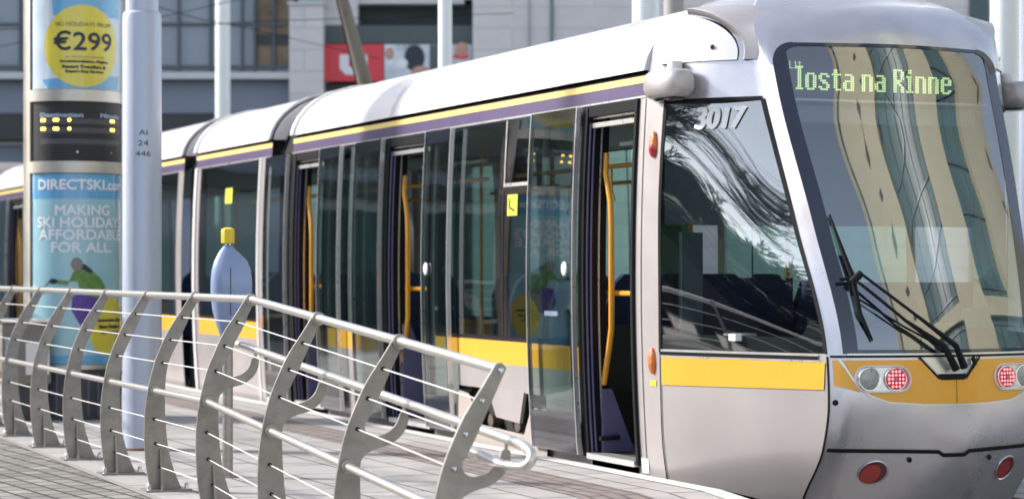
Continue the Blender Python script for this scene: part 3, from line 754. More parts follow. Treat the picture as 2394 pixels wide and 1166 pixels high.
# front section
doors1 = [(12.745,13.45),(16.36,17.30),(19.01,19.86)]
section(12.38, 20.02, doors1, None, [(13.56,14.87),(14.87,15.79),(15.79,16.24),(17.42,18.02),(18.02,18.42),(18.42,18.93)], seams=(13.1,14.62,15.85,17.3,18.6), bogie=(14.15,15.78), roof0=12.66)
leaf(13.52,14.27,button=13.62); leaf(15.80,16.34,button=16.22); leaf(17.36,18.02); leaf(18.42,18.99); leaf(19.98,20.66)
for a, b in doors1: opening(a, b)
# door post lights etc.
for z, nm in ((1.976, 'up'), (.687, 'lo')):
    mb = MB(); x = side(z, .004); yc = 12.475
    mb.ball((x, yc, z), .03, .034, .082, 14, 12); lt = mb.build("side_marker_light", [M['amber_lens']], tram)
    if nm == 'up': lt["label"] = "orange-red upper marker light"; mb2 = MB(); mb2.ball((x-.006, yc, z-.025), .029, .032, .055, 14, 8); mb2.build("red_lens", M['red_lens'], lt)
mb = MB(); wall(12.44, 12.52, .535, .57, .004, mb=mb); mb.build("small_yellow_label", M['yellow'], tram)
mb = MB(); wall(12.60, 12.70, .00, .09, .004, mb=mb); mb.build("post_plate", M['white'], tram)
mb = MB(); wall(12.622, 12.630, -.2, 2.26, .003, mb=mb); wall(12.742, 12.752, .0, 2.26, .004, mb=mb); mb.split("post_seam", M['black'], tram)
# stickers and hopper frame
st_ = MB(); z0, z1 = 1.60, 1.745
wall(14.60, 14.78, 1.60, 1.745, .008, mb=st_); s1 = st_.build("sticker", M['sticker'], tram)
t_ = MB(); merge(t_, poly_sheet([(.02,.02),(.035,.06),(.045,.115),(.03,.12),(.02,.08)], lambda u, v: (side(1.6+v, .011), 14.77-u, 1.6+v))); merge(t_, poly_sheet([(.04,.05),(.09,.035),(.13,.02),(.12,.04),(.06,.06)], lambda u, v: (side(1.6+v, .011), 14.77-u, 1.6+v)))
t_.build("pictogram", M['navy_ink'], s1, smooth=False)
st_ = MB(); wall(14.34, 14.86, 1.80, 1.825, .010, mb=st_); wall(14.34, 14.86, 1.775, 1.80, .006, mb=st_, mi=1); wall(14.84,14.86,1.80,2.26,.008,mb=st_); wall(13.56,13.575,.77,2.26,.006,mb=st_); st_.split("hopper_frame", [M['trim'], M['black']], tram)
st_ = MB(); wall(22.0, 22.25, 1.88, 2.03, .008, mb=st_); st_.build("sticker", M['sticker'], tram)
# bogie
mb = MB(); mb.box(6.12, 8.28, 14.15, 15.78, -.35, .42); mb.box(6.10,6.14,14.15,15.78,-.3,.40); mb.build("bogie", M['dark_under'], tram, smooth=False)
mb = MB(); mb.prism([(14.52,.40),(15.20,.40),(15.03,.20),(14.60,.18)], XS+.015, XS+.04, 'YZ'); mb.build("bogie_fairing", M['silver'], tram, smooth=False)
mb = MB(); mb.prism([(14.10,-.3),(15.82,-.3),(15.82,.36),(15.55,.34),(15.32,.13),(14.50,.11),(14.40,.26),(14.34,.30),(14.10,.31)], XS+.008, XS+.012, 'YZ'); mb.build("bogie_skirt", M['beige'], tram, smooth=False)
for yy in (14.7, 15.2):
    mb = MB(); mb.tube([(6.10,yy,.16),(6.02,yy,.16)], .05, 14); mb.build("axle_damper", M['rail'], tram)
# middle and rear sections
section(20.70, 23.50, [], None, [(21.12,23.28)])
section(24.02, 36.5, [(28.2,29.5),(33.1,34.3)], None, [(24.25,26.2),(26.3,28.1),(29.6,31.3),(31.4,33.0),(34.5,36.3)])
for a, b in ((28.2,29.5),(33.1,34.3)): opening(a, b)
leaf(34.4, 35.1); leaf(32.3, 33.0)
mb = MB(); wall(20.76, 20.84, -.2, 2.28, .012, mb=mb); wall(21.04,21.08,-.2,2.28,.008,mb=mb); wall(23.42,23.50,-.2,2.28,.012,mb=mb); mb.split("pillar_edge", M['white'], tram)
mb = MB(); mb.ball((side(.74,.02), 20.80, .74), .03, .05, .10); mb.build("side_marker_light", M['amber_lens'], tram)
# rims at roof ends and bellows
for y in (20.02, 20.70, 23.50, 24.02):
    mb = MB(); s0 = -.07 if y in (20.02, 23.50) else 0; g = roofpts(.03); g1 = roofpts(-.02)
    a, b = (y-.0, y+.07) if y in (20.70, 24.02) else (y-.07, y+.0)
    mb.grid([[(x, a, z) for x, z in g1], [(x-.0, a, z) for x, z in g], [(x, b, z) for x, z in g], [(x, b, z) for x, z in g1]]); mb.build("roof_end_rim", M['white'], tram, angle=50)
for a, b in ((20.02, 20.70), (23.50, 24.02)):
    mb = MB(); n = 10; rows = []
    for k in range(n+1):
        ins = .10 + (.05 if k % 2 else 0)
        prof = [(XS+ins, -.2), (XS+ins, 1.2), (XS+ins+.02, 2.3), (XS+ins+.10, 2.5), (XS+ins+.3, 2.68), (XC, 2.78)]; prof = prof + [(2*XC-x, z) for x, z in prof[-2::-1]]
        rows.append([(x, a+(b-a)*k/n, z) for x, z in prof])
    mb.grid(rows); mb.build("bellows", M['black'], tram, smooth=False)
# back closure
mb = MB(); mb.box(6.0, 8.4, 36.4, 36.5, -.3, 2.9); mb.build("rear_wall", M['silver'], tram, smooth=False)
# interior fittings (each part its own mesh)
def seat_pair(x, y, face=1):
    mb = MB(); mb.box(x, x+.85, y, y+.42, .42, .50); mb.box(x+.02, x+.83, y+.1, y+.32, .06, .42)
    yb = y+.38 if face > 0 else y-.02
    for k in (0, 1):
        x0 = x+.02+k*.42
        mb.prism([(x0,.48),(x0,1.0),(x0+.05,1.14),(x0+.12,1.20),(x0+.28,1.20),(x0+.35,1.14),(x0+.40,1.0),(x0+.40,.48)], yb, yb+.07)
    mb.build("seat", M['seat'], tram, smooth=False, bev=.015)
for y in (13.75, 14.55, 15.2): seat_pair(7.45, y, 1)
for y in (14.45, 15.2): seat_pair(6.15, y, -1)
for y in (17.6, 18.4, 21.4, 22.3, 24.8, 26.0, 27.0): seat_pair(7.45, y, 1)
for y in (21.5, 22.5, 24.9): seat_pair(6.15, y, -1)
for x, y in ((6.6,13.9),(7.3,14.6),(6.75,15.8),(7.5,16.8),(6.55,17.9),(7.4,18.9),(6.9,19.6),(7.3,13.2),(6.7,21.8),(7.3,22.9),(7.0,25.5)):
    mb = MB(); mb.tube([(x,y,.06),(x,y,2.28)], .017, 8); mb.build("grab_pole", M['grab'], tram)
mb = MB(); mb.box(6.30, 8.2, 14.25, 14.32, .06, .85); mb.build("interior_step_box", M['inner_dark'], tram, smooth=False)
mb = MB(); mb.box(6.30, 8.2, 14.20, 14.247, .13, .185); mb.build("step_edge", M['grab'], tram, smooth=False)
mb = MB(); mb.prism([(6.08,.07),(6.30,.07),(6.14,.47),(6.08,.47)], 13.40, 13.43); mb.build("door_gear_cover", M['lilac'], tram, smooth=False)
mb = MB(); mb.tube([(6.04,13.36,.16),(6.18,13.38,.165)], .016, 8); mb.build("door_gear_arm", M['black'], tram)
for y in (17.22, 19.78):
    mb = MB(); mb.prism([(6.08,.07),(6.42,.07),(6.14,.80),(6.08,.80)], y, y+.03); mb.build("door_gear_cover", M['lilac'], tram, smooth=False)
mb = MB(); mb.box(8.22, 8.28, 16.6, 17.1, .8, 2.0); mb.box(8.22,8.28,19.2,19.5,.8,2.0); mb.split("interior_green_panel", M['teal_panel'], tram, smooth=False)
mb = MB()
for y in (13.35, 13.85): mb.tube([(6.5,y,2.25),(6.62,y-.12,1.80)], .03, 8); mb.tube([(6.5,y-.25,2.25),(6.62,y-.12,1.80)], .03, 8)
mb.split("ceiling_strut", M['grab'], tram)

# ============================================================ RAILING
rl = thing("railing", "curved steel plate railing with thin wires and a sloping handrail beside the platform ramp", "railing", (3.0, 12.6, 0))
Lf = [(.229,1.093),(.173,1.006),(.108,.91),(.061,.815),(.014,.697),(-.019,.558),(-.037,.411),(-.037,.255),(-.023,.107),(0,.008)]
Rt = [(.262,1.10),(.276,1.084),(.234,.997),(.192,.91),(.154,.83),(.118,.76),(.09,.68),(.078,.558),(.080,.41),(.094,.255),(.126,.125),(.173,.008)]
def smooth2(L, n=4):
    r = []
    for i in range(len(L)-1):
        a, b, c, d = L[max(i-1,0)], L[i], L[i+1], L[min(i+2,len(L)-1)]
        for k in range(n): t = k/n; r.append((cr(a[0],b[0],c[0],d[0],t), cr(a[1],b[1],c[1],d[1],t)))
    return r + [L[-1]]
armI = [(.098,.735),(.100,.708),(.118,.688),(.150,.680),(.200,.695),(.238,.728),(.256,.772)]
armO = [(.292,.772),(.288,.728),(.262,.682),(.212,.646),(.155,.630),(.112,.612),(.086,.588),(.078,.558)]
WH = [(.178,.963),(.112,.84),(.066,.713),(.017,.402),(.025,.266),(.047,.135)]
STY = [8.05+1.145*k for k in range(14)]
RX = 2.975
def post(y, arm):
    b0 = gz(y); T = .007
    right = smooth2(Rt[1:], 3)
    if arm:
        up = [p for p in right if p[1] > .75]; dn = [p for p in right if p[1] < .56]
        right = up + smooth2(armI, 3) + [(.274,.785)] + smooth2(armO, 3) + dn
    left = smooth2(Lf[::-1], 3)
    poly = [(.255,1.105)] + right + left + [(.238,1.102)]
    mb = MB(); b = bmesh.new(); vs = [b.verts.new((u, 0, v)) for u, v in poly]; f = b.faces.new(vs); f.normal_update()
    bmesh.ops.triangulate(b, faces=[f], ngon_method='EAR_CLIP'); b.verts.index_update(); n = len(poly)
    tris = [tuple(v.index for v in q.verts) for q in b.faces]; b.free()
    mb.add([(RX+u, y-T, b0+v) for u, v in poly] + [(RX+u, y+T, b0+v) for u, v in poly], tris + [tuple(i+n for i in t[::-1]) for t in tris] + [(i, (i+1)%n, n+(i+1)%n, n+i) for i in range(n)])
    p = mb.build("post", M['plate'], rl, smooth=False)
    mb = MB(); mb.box(RX-.045, RX+.215, y-.075, y+.075, b0+.001, b0+.013); mb.build("base_plate", M['plate'], p, smooth=False)
    mb = MB(); mb.prism([(y-.07,b0+.012),(y-.006,b0+.012),(y-.006,b0+.235),(y-.02,b0+.235)], RX+.045, RX+.055, 'YZ'); mb.build("gusset", M['plate'], p, smooth=False)
    mb = MB()
    for u in (-.022, .19):
        for v in (-.05,): mb.tube([(RX+u,y+v,b0+.012),(RX+u,y+v,b0+.038)], .012, 8); mb.ball((RX+u,y+v,b0+.042), .012, .012, .010, 8, 4)
    mb.split("bolt", M['chrome'], p)
    mb = MB()
    for u, v in WH:
        mb.tube([(RX+u,y-.016,b0+v),(RX+u,y-.0072,b0+v)], .009, 8)
    mb.split("wire_ferrule", M['black'], p)
    if not abs(y-STY[0]) < .01:
        mb = MB()
        for u, v, r_ in ((.023,.558,.030),(.252,1.075,.032)):
            mb.tube([(RX+u,y-.018,b0+v),(RX+u,y+.018,b0+v)], r_, 16)
        mb.split("tube_collar", M['steel'], p)
    else:
        mb = MB()
        for u, v in ((.252,1.075),(.023,.558)) + tuple(WH): mb.ball((RX+u,y-.010,b0+v), .012, .008, .012, 10, 6)
        mb.split("bolt", M['chrome'], p)
for k, y in enumerate(STY): post(y, k < 4)
for k in range(len(STY)-1):
    a, b = STY[k], STY[k+1]; za, zb_ = gz(a), gz(b)
    pass
def line_pts(u, v, y0=None):
    ys = [y0 if y0 is not None else STY[0]] + STY[1:] 
    return ys
mb = MB(); mb.tube([(RX+.252, y+(.012 if i == 0 else 0), gz(y)+1.078) for i, y in enumerate(STY)], .0205, 14); mb.build("top_rail", M['tube'], rl)
mb = MB(); mb.tube([(RX+.023, y, gz(y)+.558) for y in [STY[0]]+STY[1:]], .0178, 14); mb.build("mid_rail", M['tube'], rl)
for u, v in WH:
    mb = MB(); mb.tube([(RX+u, y, gz(y)+v) for y in STY], .0032, 6); mb.build("wire", M['wirem'], rl)
# handrail on the arms with its looped end
h0 = lambda y: gz(y)+.818
hx = RX+.278
pts = [(RX+.155, STY[3]+.13, .850), (RX+.20, STY[3]-.0, .845), (hx, STY[3]-.20, h0(STY[3]-.2)+.0)] + [(hx, y, h0(y)) for y in (STY[2], STY[1], STY[0]+.15)]
yE = STY[0]; zE = h0(yE)
loop = [(hx, yE, zE), (hx, yE-.14, zE-.010), (hx, yE-.20, zE-.022), (hx+.005, yE-.235, zE-.042), (hx-.005, yE-.24, zE-.07), (hx-.02, yE-.21, zE-.088), (hx-.035, yE-.12, zE-.092), (hx-.05, yE-.03, zE-.086), (hx-.10, yE+.02, zE-.058), (hx-.14, yE+.08, zE-.04)]
def sm3(P, n=5):
    r = []
    for i in range(len(P)-1):
        a, b, c, d = P[max(i-1,0)], P[i], P[i+1], P[min(i+2,len(P)-1)]
        for k in range(n): t = k/n; r.append(tuple(cr(a[j],b[j],c[j],d[j],t) for j in range(3)))
    return r + [P[-1]]
mb = MB(); mb.tube(sm3(pts)[:-1] + sm3(loop), .0198, 14); mb.build("handrail", M['tube'], rl)
for k in range(4):
    y = STY[k]; mb = MB(); mb.tube([(RX+.274, y, gz(y)+.775), (RX+.277, y, gz(y)+.805)], .008, 8); mb.build("handrail_stub", M['steel'], rl)

# ============================================================ POLES, KIOSK, VALIDATOR
PX, PY = 3.61, 15.59
pl = thing("catenary_pole", "thick pale blue-grey round pole lettered AI 24 446 behind the railing", "pole", (PX, PY, 0))
mb = MB(); mb.tube([(PX,PY,.0),(PX,PY,2.94),(PX,PY,2.975),(PX,PY,2.99)], [.134,.134,.130,.116], 48); mb.build("lower_shaft", M['pole'], pl)
mb = MB(); mb.tube([(PX,PY,2.985),(PX,PY,8.5)], .113, 40); mb.build("upper_shaft", M['pole'], pl)
mb = MB(); mb.tube([(PX,PY,.001),(PX,PY,.018)], .142, 36); mb.build("rusty_foot", M['polebase'], pl)
def polemap(u, v, r=.136):
    a = math.atan2(-PY, -PX) + math.radians(3.5) + u/r; return (PX+r*math.cos(a), PY+r*math.sin(a), v)
for s_, z, wd in (("AI", 2.142, .058), ("24", 2.070, .072), ("446", 1.998, .105)):
    text_mb(s_, (-wd/2, wd/2, z, z+.036), polemap, 0, .02).build("lettering", M['navy_ink'], pl, smooth=False)

KX, KY, KR = 3.87, 19.2, .40
ks = thing("advertising_column", "round advertising column with ski holiday posters and a departure display", "advertising column", (KX, KY, 0))
def kmap(r, base=-math.pi/2): return lambda u, v: (KX+r*math.cos(base+u/KR), KY+r*math.sin(base+u/KR), v)
def ring(r, z0, z1, m, name, n=56, parent=ks):
    mb = MB(); mb.tube([(KX,KY,z0),(KX,KY,z1)], r, n); return mb.build(name, m, parent)
ring(.385, .0, .44, M['slot'], "column_base")
mb = MB()
for k in range(56):
    if k % 2: a = 2*math.pi*k/56; mb.tube([(KX+.386*math.cos(a),KY+.386*math.sin(a),.03),(KX+.386*math.cos(a),KY+.386*math.sin(a),.38)], .010, 6)
mb.build("base_slats", mat("slat_metal", (.13,.14,.18), .5, .3), ks)
ring(.388, .44, 4.4, M['inner_dark'], "column_core")
for z0, z1, nm in ((2.02,2.115,"frame_band"),(2.605,2.70,"frame_band"),(.415,.452,"frame_band"),(4.28,4.42,"column_crown")): ring(.412, z0, z1, M['kframe'], nm)
for s_ in (0, math.pi):
    mb = MB(); n = 8
    prof = [[(KX+r*math.cos(s_-.33+.66*k/n), KY+r*math.sin(s_-.33+.66*k/n)) for k in range(n+1)] for r in (.411,)][0]
    inn = [(KX+.39*math.cos(s_-.33), KY+.39*math.sin(s_-.33))]; out_ = [(KX+.39*math.cos(s_+.33), KY+.39*math.sin(s_+.33))]
    pr = inn + prof + out_
    mb.grid([[(x, y, .45) for x, y in pr], [(x, y, 4.3) for x, y in pr]]); mb.build("side_post", M['kframe'], ks, angle=30)
def sheet(poly, base, r, m, name, parent): return poly_sheet(poly, kmap(r, base), .03).build(name, m, parent)
def ktext(s, box, base, r, m, name, parent, bold=.02):
    b = bold*.35; mb = MB()
    for k, (du, dv) in enumerate(((0, 0), (-b, 0), (b, 0), (0, b), (0, -b)) if bold else ((0, 0),)):
        merge(mb, text_mb(s, (box[0]+b+du, box[1]-b+du, box[2]+dv, box[3]+dv), kmap(r+.00025*k, base), 0, .03))
    return mb.build(name, m, parent, smooth=False)
HW = .485
for base in (-math.pi/2, math.pi/2):
    lp = sheet([(-HW,.455),(HW,.455),(HW,2.015),(-HW,2.015)], base, .395, M['sky_poster'], "lower_poster", ks)
    sheet([(-HW,1.81),(HW,1.81),(HW,2.012),(-HW,2.012)], base, .3965, M['sky_poster2'], "poster_header", lp)
    ktext("DIRECTSKI.com", (-.40,.44,1.885,1.965), base, .398, M['white_ink'], "poster_lettering", lp, .012)
    for s_, z, a, b in (("MAKING", 1.675, -.235, .245), ("SKI HOLIDAYS", 1.575, -.41, .42), ("AFFORDABLE", 1.475, -.39, .41), ("FOR ALL.", 1.372, -.27, .27)):
        ktext(s_, (a, b, z, z+.082), base, .398, M['white_ink'], "poster_lettering", lp, .010)
    # skier figure
    sheet([(-.10,.90),(-.09,1.03),(.03,1.07),(.19,1.06),(.24,.99),(.20,.86),(.10,.93),(.06,.80),(-.03,.78)], base, .3972, M['violet_ink'], "skier_trousers", lp)
    mv = lambda L: [(u-.07, v) for u, v in L]
    sheet(mv([(-.02,1.20),(.03,1.26),(.12,1.24),(.22,1.16),(.30,1.04),(.36,.98),(.24,1.0),(.14,1.0),(.04,1.06),(.02,1.13),(-.08,1.14),(-.17,1.15),(-.17,1.12),(-.06,1.10)]), base, .3977, M['green_ink'], "skier_jacket", lp)
    sheet(circle(-.055, 1.275, .05, .055, 14), base, .3983, M['grey_box'], "skier_helmet", lp)
    sheet(mv([(.03,1.29),(.09,1.27),(.15,1.22),(.13,1.20),(.05,1.24)]), base, .3980, M['navy_ink'], "skier_hair", lp)
    sheet(circle(-.25, 1.135, .04, .022, 10), base, .3980, M['navy_ink'], "skier_glove", lp)
    sheet(mv([(-.21,1.13),(-.27,1.07),(-.275,1.075),(-.215,1.14)]), base, .3978, M['navy_ink'], "ski_pole", lp)
    yc = sheet(circle(.255, .755, .215, .25), base, .3986, M['yellow_poster'], "yellow_circle", lp)
    for i, t_ in enumerate(("Accommodation, Flights,", "Resort Transfers &", "Expert Rep Service")):
        ktext(t_, (.265-.15+.02*i, .255+.16-.02*i, .80-.05*i, .825-.05*i), base, .400, M['navy_ink'], "circle_lettering", yc, .012)
    sheet([(-HW,.455),(HW,.455),(HW,.53),(-HW,.53)], base, .3990, M['sky_poster2'], "poster_footer", lp)
    up = sheet([(-HW,2.705),(HW,2.705),(HW,4.27),(-HW,4.27)], base, .395, M['ice_poster'], "upper_poster", ks)
    sheet([(-.30,2.71),(.36,2.71),(.40,2.83),(-.1,2.80),(-.36,2.78)], base, .3962, M['sky_poster2'], "poster_sky", up)
    sheet([(-.25,3.30),(.40,3.30),(.42,4.2),(-.35,4.2)], base, .3962, M['sky_poster2'], "poster_sky", up)
    yc = sheet(circle(0, 3.055, .335, .335, 40), base, .3975, M['yellow_poster'], "yellow_circle", up)
    ktext("SKI HOLIDAYS FROM", (-.23,.25,3.215,3.25), base, .399, M['navy_ink'], "circle_lettering", yc, .0)
    ktext("€299", (-.25,.27,3.02,3.175), base, .399, M['navy_ink'], "circle_lettering", yc, .012)
    ktext("ALL PACKAGES INCLUDE", (-.15,.19,2.955,2.975), base, .399, M['grey_box'], "circle_lettering", yc, .0)
    for i, t_ in enumerate(("Accommodation, Flights,", "Resort Transfers &", "Expert Rep Service")):
        ktext(t_, (-.20+.025*i, .23-.025*i, 2.915-.041*i, 2.938-.041*i), base, .399, M['navy_ink'], "circle_lettering", yc, .012)
    ds = sheet([(-HW,2.12),(HW,2.12),(HW,2.60),(-HW,2.60)], base, .393, M['screen'], "departure_display", ks)
    for z in (2.44, 2.368, 2.275): sheet([(-.38,z-.022),(.40,z-.022),(.40,z+.022),(-.38,z+.022)], base, .3945, M['strip'], "display_row", ds)
    ktext("Destination", (-.38,.0,2.475,2.507), base, .3955, M['ltblue'], "display_heading", ds, .01)
    ktext("Minutes", (.15,.39,2.475,2.507), base, .3955, M['ltblue'], "display_heading", ds, .01)
    mb = MB()
    for z in (2.45, 2.379):
        for u in (-.36,-.335,-.24,-.215,-.115,.27,.30): merge(mb, poly_sheet(circle(u, z, .0135, .0135, 10), kmap(.397, base)))
    mb.build("display_digits", M['led'], ds, smooth=False)
    mb = MB()
    for u in (-.34, -.05, .27): merge(mb, poly_sheet(circle(u, 2.19, .008, .008, 8), kmap(.397, base)))
    mb.split("display_screws", M['chrome'], ds, smooth=False)

# low cabinet before the column
bx, by = 3.42, 18.95
bn = thing("litter_bin", "low grey metal bin with a white notice and slatted foot left of the advertising column", "bin", (bx, by, 0))
mb = MB(); mb.box(bx-.21, bx+.19, by-.14, by+.16, .30, .80); mb.build("bin_body", M['grey_box'], bn, smooth=False, bev=.015)
mb = MB(); mb.box(bx-.23, bx+.21, by-.16, by+.18, .80, .83); mb.build("bin_lid", M['trim'], bn, smooth=False, bev=.008)
mb = MB(); mb.box(bx-.02, bx+.17, by-.150, by-.142, .38, .64); mb.build("notice", M['notice'], bn, smooth=False)
mb = MB(); mb.box(bx-.185, bx-.09, by-.150, by-.142, .44, .68); mb.build("blue_notice", M['ltblue'], bn, smooth=False)
mb = MB(); mb.box(bx-.16, bx+.14, by-.10, by+.12, 0, .30); mb.build("bin_foot", M['slot'], bn, smooth=False)

VX, VY = 3.60, 13.32
va = thing("ticket_validator", "blue torpedo-shaped ticket validator with a yellow cap on a steel post", "ticket machine", (VX, VY, gz(VY)))
mb = MB(); mb.tube([(VX,VY,0),(VX,VY,.90)], .031, 20); mb.tube([(VX,VY,0),(VX,VY,.01)], .07, 20); mb.build("post", M['steel'], va)
cu_, cv_ = (CT, -ST), (ST, CT)
yw = math.radians(32)                                                     # body turned: one narrow face towards the track
ax = (math.cos(-TH+.18), math.sin(-TH+.18)); ay = (-ax[1], ax[0])
prof = [(.02,.83,.02),(.05,.86,.045),(.085,.95,.062),(.112,1.05,.072),(.125,1.16,.078),(.125,1.24,.078),(.118,1.32,.072),(.100,1.385,.060),(.070,1.44,.046),(.042,1.475,.032),(.028,1.49,.022)]
mb = MB(); rows = []
for rx, z, ry in prof:
    z = .80+(z-.83)*.868; rx *= .95
    r_ = []
    R1 = rx*.86; R2 = 1.2*min(rx, .125*(1 if z < 1.255 else max(.22, (1.385-z)/.13)))
    sec = [(-R1,0),(-R1*.92,-ry*.45),(-R1*.65,-ry*.8),(-R1*.15,-ry),(R2*.35,-ry),(R2*.95,-ry*.85),(R2,-ry*.6),(R2,ry*.6),(R2*.95,ry*.85),(R2*.35,ry),(-R1*.15,ry),(-R1*.65,ry*.8),(-R1*.92,ry*.45)]
    sec.append(sec[0]); rows.append([(VX+a*ax[0]+b*ay[0], VY+a*ax[1]+b*ay[1], z) for a, b in sec])
mb.grid(rows); mb.add(rows[0][:-1], [tuple(range(13))]); mb.add(rows[-1][:-1], [tuple(range(13))]); bd = mb.build("validator_body", M['blue_cap'], va, angle=42)
mb = MB()
mb.tube([(VX+.012*ax[0]-.0785*ay[0]*(1), VY+.012*ax[1]-.0785*ay[1], 0.96),(VX+.012*ax[0]-.0795*ay[0], VY+.012*ax[1]-.0795*ay[1], 1.12),(VX+.012*ax[0]-.0745*ay[0], VY+.012*ax[1]-.0745*ay[1], 1.24)], .0022, 6)
mb.build("body_seam", M['navy_ink'], bd)
mb = MB()
for k in (-1, 1): mb.tube([(VX+k*.012*ax[0], VY+k*.012*ax[1], 1.36),(VX+k*.012*ax[0], VY+k*.012*ax[1], 1.39)], .006, 8)
mb.build("cap_stem", M['chrome'], va)
mb = MB(); rr = []
for g, z in ((.034,1.384),(.038,1.387),(.039,1.462),(.036,1.470),(.018,1.479),(.001,1.480)):
    rr.append([(VX+g*sx*ax[0]+g*sy*ay[0], VY+g*sx*ax[1]+g*sy*ay[1], z) for sx, sy in ((-1,-.55),(-.55,-1),(.55,-1),(1,-.55),(1,.55),(.55,1),(-.55,1),(-1,.55),(-1,-.55))])
mb.grid(rr); mb.build("yellow_cap", M['yellow'], va, angle=30)

# poles beyond the tram
def simple_pole(name, px_x, px_y, r, label, m=M['bgpole'], h=12, group=None):
    t = thing(name, label, "pole", (px_x, px_y, -.4), group=group)
    mb = MB(); mb.tube([(px_x,px_y,-.4),(px_x,px_y,h)], [r*1.05, r*.95], 28); mb.build("shaft", m, t)
    mb = MB(); mb.tube([(px_x,px_y,-.4),(px_x,px_y,-.1)], r*1.5, 28); mb.build("foot", m, t)
simple_pole("street_pole", 9.3, 34.7, .115, "slender pale pole standing behind the second roof section of the tram")
simple_pole("street_pole", 9.3, 24.9, .078, "thin white pole standing in front of the photo hoarding")
simple_pole("street_pole", 9.4, 19.75, .125, "stout white pole rising behind the cab end of the tram roof")
simple_pole("street_pole", 10.8, 22.0, .105, "grey pole just right of the stout white one behind the tram roof", M['concrete'])
simple_pole("street_pole", 9.9, 14.58, .105, "white pole just right of the tram nose", M['bgpole'])
simple_pole("street_pole", 11.2, 16.1, .17, "wide grey column at the far right edge", M['pole'])
t = thing("leaning_mast", "brown weathered mast leaning to the left in front of the red sign", "mast", (11.5, 30.9, -.4))
def camw(px, py, d): 
    x = (px-1197)*d/5400; return (x*CT+d*ST, -x*ST+d*CT, 1.23-(py-630)*d/5400)
mb = MB(); a = Vector((6.77+1.45, 27.35, 4.03)); 
p0 = Vector(camw(908, 400, 29)); p1 = Vector(camw(775, -90, 29)); dd = (p1-p0); p_ = p0 - dd*.9; q_ = p1 + dd*1.2
mb.tube([p_, p0, p1, q_], [.12, .115, .075, .05], 20); mb.build("shaft", M['brownpole'], t)
mb = MB(); e1 = Vector(camw(835, 200, 28.8)); e0 = Vector(camw(787, 0, 28.8)); mb.tube([e1-(e0-e1)*1.5, e1, e0, e0+(e0-e1)*2], .012, 6); mb.build("cable", M['black'], t)
mb = MB()
for (xa, ya, xb, yb_) in ((300, 60, 620, 50), (380, 20, 560, 62), (200, 70, 520, 8)):
    A = Vector(camw(xa, ya, 30)); B = Vector(camw(xb, yb_, 31)); mid = (A+B)/2 - Vector((0,0,.03)); A2 = A+(A-B)*2; B2 = B+(B-A)*2; mb.tube([A2, A, mid, B, B2], .005, 5)
tag(mb.build("overhead_wires", M['black']), "thin dark overhead wires strung above the tram", "wires")

# ============================================================ BACKGROUND BUILDINGS (local frame: x right, y away, z up)
D0 = 45.0
def bld(name, label): return thing(name, label, "building", (D0*ST, D0*CT, 0), -TH)
def bx_(px): return (px-1197)*D0/5400
def bz_(py): return 1.23+(630-py)*D0/5400
gb_ = bld("glass_office", "blue-grey glazed office block with a pale ledge behind the advertising column")
def lbox(parent, name, m, x0, x1, y0, y1, z0, z1, bev=0):
    mb = MB(); mb.box(x0, x1, y0, y1, z0, z1); return mb.build(name, m, parent, smooth=False, local=True, bev=bev)
XL, XR = bx_(-3300), bx_(682)
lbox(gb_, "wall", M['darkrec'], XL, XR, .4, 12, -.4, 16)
for k in range(3):
    z0 = bz_(165) + k*3.6
    w0 = lbox(gb_, "window", M['blueglass'], XL, XR, .28, .36, z0, z0+3.0)
    mb = MB(); x = bx_(42)-.62*46
    while x < XR: 
        mb.box(x-.025, x+.025, .18, .28, z0, z0+3.0); x += .62
    mb.box(XL, XR, .2, .27, z0+.05, z0+.12); mb.box(XL, XR, .2, .27, z0+.9, z0+.95); mb.build("mullions", M['mull'], w0, smooth=False, local=True)
    lbox(gb_, "ledge", M['ledge'], XL, XR, -.35, .4, z0-.19, z0-.06)
    if k: lbox(gb_, "spandrel", M['spandrel'], XL, XR, .1, .4, z0-.6, z0-.19)
lbox(gb_, "spandrel", M['spandrel'], XL, XR, .05, .4, bz_(265), bz_(190))
mb = MB(); x = XL+.4
while x < XR: mb.box(x, x+.03, .03, .06, bz_(265), bz_(190)); x += 1.5
mb.build("spandrel_joints", M['mull'], gb_, smooth=False, local=True)
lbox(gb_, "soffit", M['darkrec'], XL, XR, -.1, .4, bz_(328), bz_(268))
sf = lbox(gb_, "shopfront", M['blueglass'], XL, XR, .25, .36, -.3, bz_(330))
lbox(gb_, "shop_ledge", M['ledge'], XL, XR, .1, .36, bz_(338), bz_(331))
mb = MB()
mb.box(bx_(590), bx_(596), .15, .25, bz_(165), bz_(-60)); mb.build("dark_mullion", M['mull'], gb_, smooth=False, local=True)
iw = MB(); iw.prism(rounded(bx_(598), bx_(676), bz_(160), bz_(-20), .2), .24, .27); iw.build("lit_room", M['curtain'], gb_, smooth=False, local=True)
lbox(gb_, "room_blind", M['darkrec'], bx_(600), bx_(672), .20, .235, bz_(102), bz_(78))

